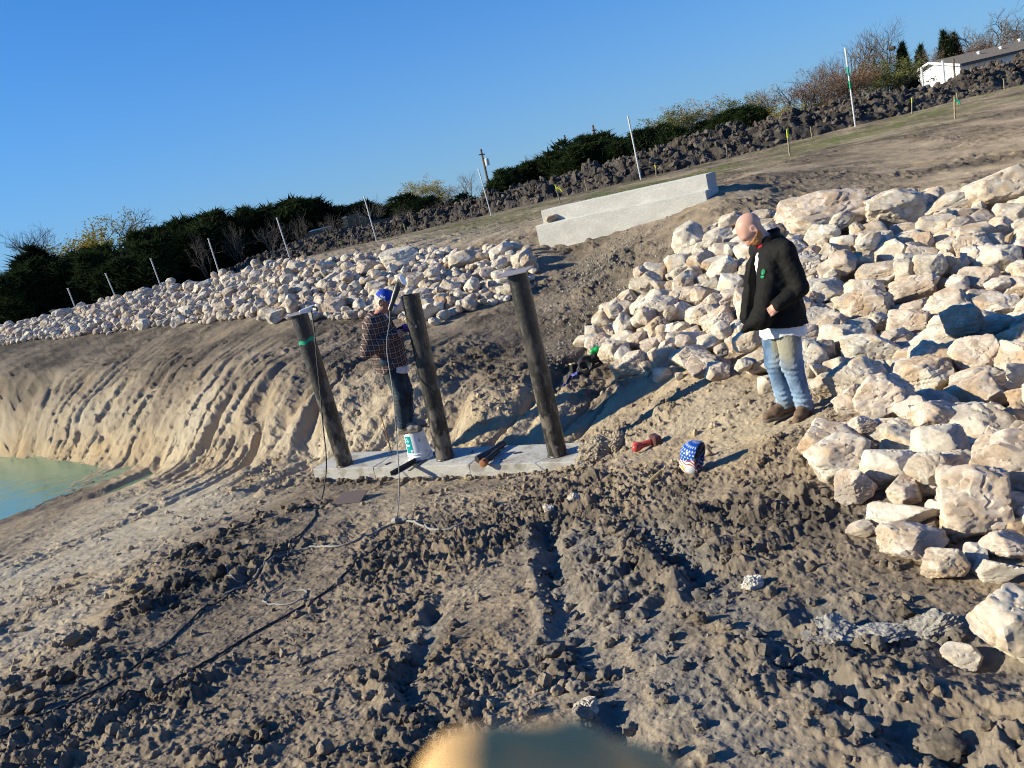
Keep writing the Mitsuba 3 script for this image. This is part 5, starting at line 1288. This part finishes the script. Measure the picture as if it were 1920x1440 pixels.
put(cm, 'spring', mikit.ply(tube([cl + [.05, 0, .02], cl + [.10, -.01, .0], cl + [.10, -.01, -.05]], .012, 7), 'dark_metal', smooth=50))
key = thing('extension_cord', 'grey cord lying across the mud in front of the footing, joined at a plug', 'cord')
put(key, 'cable', mikit.ply(tube(on_ground([(-.7, 6.38), (-1.07, 6.53), (-1.41, 7.0), (-1.67, 6.8), (-1.91, 6.71), (-2.16, 6.85), (-2.42, 6.86), (-2.62, 6.7), (-2.70, 6.3), (-2.84, 6.2)], 110, .010, .03, 5), .0105, 7), 'grey_rubber', smooth=50))
q = np.array([-1.41, 6.98, gz(-1.41, 6.98) + .035])
put(key, 'plug', mikit.ply(cat(moved(lathe([(0, -.06), (.025, -.06), (.032, -.02), (.032, .04), (.02, .06), (0, .06)], 14), q, rx=70, rz=30), moved(lathe([(0, -.05), (.022, -.05), (.026, .02), (.015, .06), (0, .06)], 12), q + [.07, -.02, -.005], rx=80, rz=70)), 'grey_rubber', smooth=40))
for nm, pts, lab, r in (('welding_lead', [(-1.44, 6.9), (-1.52, 6.23), (-1.69, 5.88), (-1.82, 5.48), (-2.07, 5.16), (-2.29, 4.88), (-2.62, 4.42), (-3.0, 4.15), (-3.6, 3.8)], 'second black lead, nearer the camera, running left from the plug', .0085),
                        ('cord_end', [(-2.98, 6.80), (-2.90, 6.5), (-2.76, 6.38)], 'short pale loose wire curving over the dark clods at the left', .006),
                        ('cord_end', [(-2.28, 6.05), (-2.36, 5.75), (-2.2, 5.55), (-1.98, 5.5), (-2.02, 5.72), (-2.2, 5.74)], 'small loop of loose grey wire lying alone on the mud left of centre', .007)):
    key = thing(nm, lab, 'cable' if nm != 'cord_end' else 'wire'); scene[key] = mikit.ply(tube(on_ground(pts, 90, .008, .04, len(pts)), r, 7), 'black_rubber' if nm != 'cord_end' else 'grey_rubber', smooth=50)

# the grinder hung on the middle post, its cord falling in front of the man
TP = PTOP[1]
key = thing('angle_grinder', 'dark angle grinder hung by its guard on the rim of the middle post', 'grinder')
ax0, ax1 = TP + [-.275, -.05, -.12], TP + [-.125, -.03, .11]
dd_ = (ax1 - ax0) / np.linalg.norm(ax1 - ax0)
put(key, 'handle', mikit.ply(tube([ax0, ax0 + dd_ * .02, ax0 + dd_ * .12, ax0 + dd_ * .18, ax1], [.020, .028, .027, .034, .036], 16), 'dark_metal', smooth=50))
put(key, 'gear_head', mikit.ply(cat(tube([ax1 - dd_ * .01, ax1 + dd_ * .05, ax1 + dd_ * .075], [.036, .034, .02], 16), tube([ax1 + dd_ * .03, ax1 + dd_ * .03 + [.055, -.02, -.01]], .024, 14)), 'dark_metal', smooth=50))
gd = moved(lathe([(.0, 0), (.062, 0), (.066, .006), (.062, .012), (0, .012)], 30), (0, 0, 0), ry=72, rz=-15); gd.apply_translation(ax1 + dd_ * .06 + [.055, -.02, .02])
put(key, 'disc_guard', mikit.ply(gd, 'white_plastic', smooth=30))
cs = spline([ax0, ax0 + [-.02, -.06, -.1], (-1.26, 8.62, .35), (-1.30, 8.4, -.09), (-1.34, 8.1, -.5), (-1.37, 7.75, -.85), (-1.39, 7.4, -1.05), (-1.41, 7.05, gz(-1.41, 7.05) + .012)], 70)
put(key, 'power_cord', mikit.ply(tube(cs, .0062, 7), 'grey_rubber', smooth=50))
an = np.linspace(-2.9, -1.0, 20); u = np.linspace(0, 1, 20)
b0 = np.array([-1.0, 8.94, TOPZ]) + (TP - np.array([-1.0, 8.94, TOPZ])) * .5
key = thing('wire_strap', 'thin black wire sagging round the middle post at half height', 'wire')
scene[key] = mikit.ply(tube(np.stack([b0[0] + .115 * np.cos(an), b0[1] + .115 * np.sin(an), b0[2] + .16 - .34 * u ** .7], -1), .0055, 6), 'black_rubber', smooth=50)

# on the footing
bsdf('rust', (.25, .105, .05), .8, .3)
key = thing('steel_angle', 'black steel angle bar lying askew over the front edge of the footing by the bucket', 'steel bar')
a, b = np.array([-1.62, 8.66, TOPZ + .035]), np.array([-1.15, 9.27, TOPZ + .006]); d = b - a; L = np.linalg.norm(d); rz = math.degrees(math.atan2(d[1], d[0])); ry = -math.degrees(math.asin(d[2] / L))
put(key, 'flange', mikit.ply(moved(block(L, .065, .007, .001), (a + b) / 2, ry=ry, rz=rz), 'dark_metal'))
put(key, 'web', mikit.ply(moved(block(L, .007, .05, .001), (a + b) / 2 + np.array([-math.sin(math.radians(rz)), math.cos(math.radians(rz)), 0]) * .034 + [0, 0, .022], ry=ry, rz=rz), 'dark_metal'))
key = thing('steel_flat', 'thin black flat bar beside the angle bar on the footing', 'steel bar')
scene[key] = mikit.ply(moved(block(.62, .035, .008, .001), (-1.27, 9.02, TOPZ + .011), rz=rz + 5), 'dark_metal')
key = thing('power_tool', 'black barrel-shaped hand tool with a rusty brown end lying on the footing', 'power tool')
p0, p1 = np.array([-.60, 8.44, TOPZ + .05]), np.array([-.27, 8.80, TOPZ + .05]); d = (p1 - p0) / np.linalg.norm(p1 - p0)
put(key, 'body', mikit.ply(tube([p0, p0 + d * .01, p0 + d * .14, p0 + d * .16, p0 + d * .33, p0 + d * .44, p1], [.035, .045, .047, .038, .036, .046, .040], 18), 'dark_metal', smooth=45))
q0 = np.array([-.50, 8.33, TOPZ + .045]); q1 = np.array([-.34, 8.56, TOPZ + .06])
put(key, 'handle', mikit.ply(tube([q0, q1], [.034, .030], 16), 'black_rubber', smooth=45))
put(key, 'rusty_end', mikit.ply(tube([q0 - (q1 - q0) * .28, q0 - (q1 - q0) * .25, q0 - (q1 - q0) * .02, q0], [.030, .046, .046, .034], 18), 'rust', smooth=45))
for k, (s_, t_, l_, w_, r_) in enumerate(((2.72, .28, .12, .05, 20), (2.60, .14, .10, .02, 60), (3.05, .30, .09, .03, -10), (2.35, .40, .07, .02, 80), (2.95, .12, .05, .02, 10), (.35, .18, .07, .015, 5), (1.25, .10, .08, .02, 30))):
    key = thing('metal_scrap', 'small dark scrap of metal lying on the footing', 'scrap', 'metal scraps on the footing')
    scene[key] = mikit.ply(moved(block(l_, w_, .008, .001), on_slab(s_, t_, .007), rz=r_), 'dark_metal')
key = thing('welding_rod', 'thin rusty rod leaning on the cut bank behind the bucket', 'rod')
scene[key] = mikit.ply(tube([(-1.80, 9.98, -.80), (-1.73, 9.60, gz(-1.73, 9.6) + .0)], .007, 6), 'rust', smooth=50)
bsdf('brown_plate', (.135, .10, .088), .6, .4)
key = thing('flat_plate', 'flat brown steel plate lying on the mud below the footing', 'steel plate')
scene[key] = mikit.ply(moved(block(.34, .27, .012, .002), (-2.12, 8.45, gz(-2.12, 8.45) + .045), rx=7, ry=3, rz=-14), 'brown_plate')

# red tool and stick on the slope
bsdf('red_plastic', (.40, .05, .045), .4, .5)
bsdf('maroon_plastic', (.075, .030, .028), .5, .4)
key = thing('red_tool', 'red hand tool with a dark boxy end lying on the mud right of the footing', 'power tool')
x, y = 1.14, 7.05; z = gz(x, y)
rt = nets(lambda P: blend([limb(P, (-.12, -.01, .045), (-.10, .0, .045), .042, .042), limb(P, (-.10, 0, .05), (.03, .005, .055), .032, .030), limb(P, (-.07, .03, .06), (-.12, .05, .085), .014, .010)], .02), (-.22, -.12, -.03), (.12, .12, .16), .006)
put(key, 'handle', mikit.ply(moved(rt, (x, y, z), rz=4), 'red_plastic', smooth=True))
put(key, 'battery', mikit.ply(moved(block(.075, .13, .12, .012), (x + .085, y + .006, z + .058), rz=10, ry=6), 'maroon_plastic', smooth=30))
put(key, 'slot', mikit.ply(moved(block(.05, .006, .012, .001), (x - .03, y - .031, z + .062), rz=4), 'black_rubber'))
bsdf('pale_wood', (.50, .38, .17), .6, .3)
key = thing('wood_stick', 'short yellowish stick lying on the mud left of the painted hood', 'stick')
a = np.array([.88, 5.72]); b = np.array([1.01, 5.86])
scene[key] = mikit.ply(tube([(a[0], a[1], gz(*a) + .018), (b[0], b[1], gz(*b) + .05)], [.016, .012], 8), 'pale_wood', smooth=40)

# welding hood painted with stars, stripes and an eagle
HS = 1.0
HOOD = np.array([1.26, 5.62, gz(1.26, 5.62) + .112]); HRm = rotm([0, 0, 1], 140) @ rotm([0, 1, 0], -12)      # forward (front of the mask) to the left and the camera
HRt = [[float(q) for q in r] for r in HRm.T]
def hood_paint(p, n, uv):
    q = p - mi.Vector3f(*map(float, HOOD))
    x, y, z = ((q.x * HRt[k][0] + q.y * HRt[k][1] + q.z * HRt[k][2]) / HS for k in range(3))
    a = dr.atan2(y, x + .02)
    u, v = a * .135, z
    # rows of stars on blue
    r = dr.floor(v / .026); cu = u / .032 + .5 * (r - 2 * dr.floor(r / 2)); cx, cy = (cu - dr.floor(cu) - .5) * .032, (v / .026 - r - .5) * .026
    ang = dr.atan2(cx, cy); star = .0058 + .0028 * dr.cos(5 * ang)
    c = mikit.mix((.010, .065, .33), (.80, .82, .86), mikit.smoothstep(.0008, -.0008, dr.sqrt(cx * cx + cy * cy) - star))
    # waving stripes below
    w = (v + .25 * u + .010 * dr.sin(u * 55 + 1)) / .017
    stripe = mikit.mix((.40, .045, .035), (.80, .78, .74), mikit.smoothstep(.42, .52, dr.abs(w - 2 * dr.floor(w / 2) - 1)))
    c = mikit.mix(c, stripe, mikit.smoothstep(-.003, .003, .004 + .30 * (u - .12) - v))
    # the eagle's head: white feathers, a dark brow and a hooked yellow beak
    ex, ey = u - .165, v + .062
    head = dr.sqrt(dr.square(ex / .062) + dr.square(ey / .042)) + .10 * (mikit.fbm(u * 160, v * 60, 0, 2) - .5)
    white = mikit.mix((.82, .82, .84), (.52, .54, .60), mikit.smoothstep(.5, .72, mikit.fbm(u * 130, v * 260, 0, 3)))
    c = mikit.mix(c, white, mikit.smoothstep(1.0, .93, head))
    bx, by = u - .098, v + .066
    c = mikit.mix(c, (.62, .36, .03), mikit.smoothstep(1.0, .9, dr.sqrt(dr.square(bx / .024) + dr.square((by + 5 * bx * bx) / .014))))
    c = mikit.mix(c, (.03, .025, .03), mikit.smoothstep(1.0, .8, dr.sqrt(dr.square((u - .128) / .009) + dr.square((v + .050) / .005))))
    return c
bsdf('hood_paint', mikit.proc(hood_paint), .12, .5, clearcoat=.8, clearcoat_gloss=.9)
def hood(P):
    q = P
    sh = blend([egg(q, (.0, 0, .035), (.125, .112, .105)), egg(q, (.035, 0, -.06), (.10, .092, .085))], .05)
    sh = np.maximum(np.abs(sh + .004) - .0042, -.030 + .25 * q[:, 2] * 0 - q[:, 0])
    sh = np.maximum(sh, -.128 - q[:, 2])
    return np.maximum(sh, -np.maximum(np.maximum(np.abs(q[:, 1]) - .052, np.abs(q[:, 2] - .006) - .024), .05 - q[:, 0]))
key = thing('welding_hood', 'welding hood painted with stars, stripes and an eagle head, lying on the mud', 'welding hood')
def hw_(m): return trimesh.Trimesh(m.vertices * HS @ HRm.T + HOOD, m.faces, process=False)
put(key, 'shell', mikit.ply(hw_(nets(hood, (-.2, -.2, -.2), (.2, .2, .2), .0042)), 'hood_paint', smooth=True), 'shell painted with stars, stripes and an eagle')
ln_ = nets(lambda P: np.maximum(blend([egg(P, (0, 0, .035), (.119, .106, .099)), egg(P, (.035, 0, -.06), (.094, .086, .079))], .05), np.maximum(np.abs(P[:, 0] + .0) - .028, -.124 - P[:, 2])), (-.2, -.2, -.2), (.2, .2, .2), .006)
put(key, 'lens', mikit.ply(hw_(moved(block(.010, .112, .054, .003), (.108, 0, .006))), 'dark_glass'))
put(key, 'headgear', mikit.ply(hw_(cat(tube([(-.015 - .02 * math.sin(a), .095 * math.cos(a), .04) for a in np.linspace(0, np.pi, 16)], .010, 6), tube([(-.02 - .02 * math.sin(a), .085 * math.cos(a), .04 + .07 * math.sin(a)) for a in np.linspace(0, np.pi, 14)], .009, 6))), 'black_rubber', smooth=50))

# bag of tools at the edge of the rocks
bsdf('bag_black', (.014, .015, .016), .75, .3)
bsdf('green_plastic', (.01, .33, .07), .35, .5)
x, y = 1.22, 10.55; z = gz(x, y)
key = thing('tool_bag', 'black tool bag at the foot of the rocks, something bright green on top', 'bag')
bg = crumple(nets(lambda P: blend([limb(P, (-.16, 0, .08), (.16, .05, .09), .10, .09, (1, .8, .8)), egg(P, (.1, .05, .13), (.12, .1, .08))], .05), (-.34, -.25, -.06), (.34, .3, .34), .012), .03, 7, 5)
put(key, 'bag', mikit.ply(moved(bg, (x, y, z), rz=10), 'bag_black', smooth=True))
put(key, 'green_handle', mikit.ply(moved(crumple(nets(lambda P: blend([limb(P, (-.07, 0, 0), (.07, .02, .015), .035, .028), egg(P, (.0, 0, .02), (.06, .05, .04))], .03), (-.16, -.12, -.09), (.16, .12, .12), .008), .008, 12, 3), (x + .05, y - .06, z + .21)), 'green_plastic', smooth=True), 'bright green plastic thing on the bag')
key = thing('hose_coil', 'black coiled hose beside the tool bag', 'hose')
scene[key] = mikit.ply(tube([(1.00 + .085 * math.cos(t) + .003 * t, 10.38 + .05 * math.sin(t), gz(1.0, 10.38) + .06 + .07 * math.sin(t) + .004 * t) for t in np.linspace(0, 19, 120)], .014, 7), 'black_rubber', smooth=50)
bsdf('rag_blue', (.10, .12, .36), .9, .2)
key = thing('blue_rag', 'small blue rag on the mud left of the tool bag', 'rag')
u, v = np.meshgrid(np.linspace(-.14, .14, 18), np.linspace(-.07, .07, 10), indexing='ij')
rx0, ry0 = .80 + u.ravel() * .9, 10.32 + v.ravel() + u.ravel() * .5
rz0 = ground(rx0, ry0) + .012 + .05 * meshkit.noise(np.stack([u.ravel() * 22, v.ravel() * 22, u.ravel() * 0], -1))
i, j = np.meshgrid(np.arange(17), np.arange(9), indexing='ij'); qd = np.stack([i * 10 + j, (i + 1) * 10 + j, (i + 1) * 10 + j + 1, i * 10 + j + 1], -1).reshape(-1, 4)
bot = np.stack([rx0, ry0, rz0 - .004], -1)
scene[key] = mikit.ply(trimesh.Trimesh(np.vstack([np.stack([rx0, ry0, rz0], -1), bot]), np.vstack([qd[:, [0, 1, 2]], qd[:, [0, 2, 3]], qd[:, [0, 2, 1]] + 180, qd[:, [0, 3, 2]] + 180]), process=False), 'rag_blue', smooth=True)
key = thing('small_box', 'small black and tan box standing between the rag and the tool bag', 'box')
put(key, 'body', mikit.ply(moved(block(.10, .08, .11, .008), (.90, 10.55, gz(.90, 10.55) + .05), rz=25, ry=8), 'bag_black'))
put(key, 'lid', mikit.ply(moved(block(.09, .07, .02, .006), (.895, 10.55, gz(.90, 10.55) + .115), rz=25, ry=8), 'pale_wood'))

# ------------------------------------------------------------------ loose clods and pebbles on the mud
g = np.random.default_rng(31)
ico0, ico1 = trimesh.creation.icosphere(subdivisions=0), trimesh.creation.icosphere(subdivisions=1)
CV = []
for k in range(24):
    m = ico1 if k < 12 else ico0
    v = m.vertices * g.uniform(.75, 1.2, (len(m.vertices), 1)) * g.uniform(.7, 1.2, (1, 3))
    CV.append((v @ rotm(g.normal(size=3), g.uniform(0, 360)).T, m.faces))
NC = 12000
dist = 1.7 + 10.5 * g.random(NC) ** 1.25; ang = np.radians(g.uniform(-40, 40, NC))
cx, cy = dist * np.sin(ang), dist * np.cos(ang)
cl_w = sstep(.42, .60, n2(cx, cy, 1.0, 11, 3)) * .9 + .05 + .5 * (n2(cx, cy, 3.2, 45) > .62)
onpad = ((np.stack([cx, cy], -1) - sA) @ SD > -.1) & ((np.stack([cx, cy], -1) - sA) @ SD < SL + .1) & (np.abs((np.stack([cx, cy], -1) - sA) @ SN - .28) < .36)
keep = (g.random(NC) < cl_w) & ~onpad & ~inside(RIGHT_POLY, cx, cy)
cx, cy, dist = cx[keep], cy[keep], dist[keep]
sz = .004 + .026 * g.random(len(cx)) ** 4.5 + .0011 * dist
hz_, hcol = detail(cx, cy, base(cx, cy)); hz_ += base(cx, cy)[:, 0]
vs, fs, cs_, o = [], [], [], 0
for k in range(len(cx)):
    v, f = CV[int(g.integers(12)) if sz[k] > .02 else 12 + int(g.integers(12))]
    v = v * sz[k] + [cx[k], cy[k], hz_[k] + sz[k] * .35]
    vs.append(v); fs.append(f + o); o += len(v); cs_.append(np.broadcast_to(hcol[k] * g.uniform(.75, 1.3), v.shape))
struct('mud_clods', trimesh.Trimesh(np.vstack(vs), np.vstack(fs), process=False), 'soil_material', smooth=False, color=np.vstack(cs_), kind='stuff', label='loose crumbs and clods of mud on the trampled ground')
labels['mud_clods']['category'] = 'mud clods'
# bigger torn clods thrown up along the ruts, the windrow and the footing
g = np.random.default_rng(57)
BIG = [trimesh.creation.icosphere(subdivisions=2)]
BV_ = []
for k in range(10):
    v = BIG[0].vertices
    r_ = 1 + 1.0 * (meshkit.fbm(v * 1.6 + 9 * k, 3, k) - .5) + .75 * (meshkit.fbm(v * 4.5 + k, 3, k + 20) - .5)
    v = v * r_[:, None] * g.uniform(.6, 1.2, 3); BV_.append(v)
SEED = []
for line, wid, dep, bars in RUTS[:8]:
    L_ = np.array(line); t_ = np.linspace(0, len(L_) - 1, int(9 * np.hypot(*np.diff(L_, axis=0).T).sum()))
    for u in t_: SEED.append((np.interp(u, range(len(L_)), L_[:, 0]) + g.normal(0, .10), np.interp(u, range(len(L_)), L_[:, 1]), .016 + .030 * g.random() ** 2))
for _ in range(150):
    u = g.random() * 6
    SEED.append((np.interp(u, range(7), [-2.77, -3.3, -3.55, -3.6, -3.68, -3.6, -3.69]) + g.normal(0, .22), np.interp(u, range(7), [8.6, 8.35, 7.8, 7.04, 6.32, 5.25, 4.65]) + g.normal(0, .15), .02 + .06 * g.random() ** 2.5))
for _ in range(90):
    q = on_slab(g.uniform(0, SL + .3), -.06 - .14 * g.random() ** 2); SEED.append((q[0], q[1], .012 + .035 * g.random() ** 2))
for _ in range(170):
    q = g.uniform(-2.2, 1.9), g.uniform(1.7, 6.6); SEED.append((q[0], q[1], .014 + .035 * g.random() ** 2.5))
SEED = np.array(SEED); bh, bcol = detail(SEED[:, 0], SEED[:, 1], base(SEED[:, 0], SEED[:, 1])); bh += base(SEED[:, 0], SEED[:, 1])[:, 0]
vs, fs, cs_, o = [], [], [], 0
for k in range(len(SEED)):
    v = BV_[k % 10] @ rotm(g.normal(size=3), g.uniform(0, 360)).T * SEED[k, 2] * [1, 1, .8] + [SEED[k, 0], SEED[k, 1], bh[k] + SEED[k, 2] * .35]
    vs.append(v); fs.append(BIG[0].faces + o); o += len(v); cs_.append(np.broadcast_to(bcol[k] * g.uniform(.6, 1.15), v.shape))
struct('clay_clods', trimesh.Trimesh(np.vstack(vs), np.vstack(fs), process=False), 'soil_material', smooth=True, color=np.vstack(cs_), kind='stuff', label='torn lumps of wet clay along the ruts and the dark windrow')
labels['clay_clods']['category'] = 'clay clods'
# gravel on the slope below the headwall, and crumbs at the foot of the spoil
NC = 2600
t, w = g.random(NC), g.normal(0, .55, NC)
gx_ = np.interp(t, [0, .3, .6, 1], [1.35, 1.75, 2.2, 2.5]) + w * 1.1; gy_ = np.interp(t, [0, .3, .6, 1], [11.2, 12.6, 14.4, 16.2]) + w * .5
gsz = .006 + .022 * g.random(NC) ** 3; gzz_, gcol = detail(gx_, gy_, base(gx_, gy_)); gzz_ += base(gx_, gy_)[:, 0]
vs, fs, cs_, o = [], [], [], 0
for k in range(NC):
    v, f = CV[12 + int(g.integers(12))]; v = v * gsz[k] + [gx_[k], gy_[k], gzz_[k] + gsz[k] * .3]
    vs.append(v); fs.append(f + o); o += len(v); cs_.append(np.broadcast_to(np.array([.26, .24, .21]) * g.uniform(.45, 1.4), v.shape))
struct('gravel', trimesh.Trimesh(np.vstack(vs), np.vstack(fs), process=False), 'soil_material', smooth=False, color=np.vstack(cs_), kind='stuff', label='grey gravel strewn down the slope below the headwall')
labels['gravel']['category'] = 'gravel'
# single larger lumps one can point at
for k, (x, y, s, c_, lab) in enumerate([(.72, 7.66, .19, 0, 'largest crumbly mud lump against the right end of the footing'), (.92, 7.66, .15, 0, 'mud lump right of the largest one at the end of the footing'), (.53, 7.58, .13, 0, 'mud lump in front of the right post'), (.88, 7.98, .11, 0, 'small mud lump behind the largest one at the end of the footing'),
                                      (.88, 3.25, .05, 1, 'small white stone lying alone in the dark right rut'), (.28, 6.1, .07, 1, 'whitish crumbly lump at the head of the ruts'), (.05, 5.9, .05, 1, 'second whitish lump left of the head of the ruts'), (-.02, 2.55, .05, 1, 'pale lump on the ridge left of the left rut')]):
    key = thing('mud_lump' if not c_ else 'white_stone', lab, 'mud lump' if not c_ else 'stone')
    v, f = rock_mesh(200 + k, 4); v = v * (1 + .5 * (meshkit.fbm(v * 9 + k, 3, 3)[:, None] - .5) + .3 * (meshkit.noise(v * 22 + k, 5)[:, None] - .5))
    scene[key] = {**mikit.ply(trimesh.Trimesh(v, f, process=False), 'soil_material' if not c_ else 'limestone_1', smooth=40 if c_ else False, **({} if c_ else {'color': np.broadcast_to([.31, .255, .19], v.shape)})), 'to_world': T().translate([x, y, gz(x, y) + s * .35]).rotate([0, 0, 1], k * 50).scale([s * 2.1, s * 1.7, s * 1.4])}
# ------------------------------------------------------------------ the photographer's own gloved finger, reaching up in front of the lens
bsdf('glove_leather', (.60, .37, .16), .8, .3)
RTc = np.cross(FW, UP)


def finger_hand(P):
    idx = blend([limb(P, (-.0062, -.0662, .125), (.0094, -.0726, .136), .0100, .0109), limb(P, (.0094, -.0726, .136), (.0229, -.0843, .150), .0109, .0121), limb(P, (.0229, -.0843, .150), (.055, -.110, .160), .0121, .0135)], .006)
    palm = blend([limb(P, (.055, -.112, .158), (.120, -.155, .125), .017, .024), limb(P, (.072, -.135, .145), (.125, -.175, .115), .018, .024), limb(P, (.125, -.168, .115), (.20, -.25, .090), .030, .036)], .02)
    rest = []
    for k in range(3):
        o = np.array([.010 * k, -.021 * (k + 1), -.006 * k]); kn = np.array([.062, -.112, .152]) + o
        m1 = kn + [-.034, -.004, .012]; m2 = m1 + [-.002, -.018, -.020]; m3 = m2 + [.018, -.004, -.014]
        rest += [limb(P, kn, m1, .0118, .0108), limb(P, m1, m2, .0108, .0100), limb(P, m2, m3, .0100, .0092)]
    th = [limb(P, (.108, -.135, .115), (.085, -.105, .095), .015, .012), limb(P, (.085, -.105, .095), (.070, -.100, .075), .012, .0105)]
    return blend([palm, np.minimum.reduce([idx] + rest + th)], .010)


hm = nets(finger_hand, (-.03, -.29, .03), (.25, -.045, .20), .003)
key = thing('gloved_hand', "blurred tan gloved fingertip of the photographer at the bottom edge of the picture", 'gloved hand')
scene[key] = mikit.ply(trimesh.Trimesh(EYE + hm.vertices[:, :1] * RTc + hm.vertices[:, 1:2] * UP + hm.vertices[:, 2:] * FW, hm.faces, process=False), 'glove_leather', smooth=True)
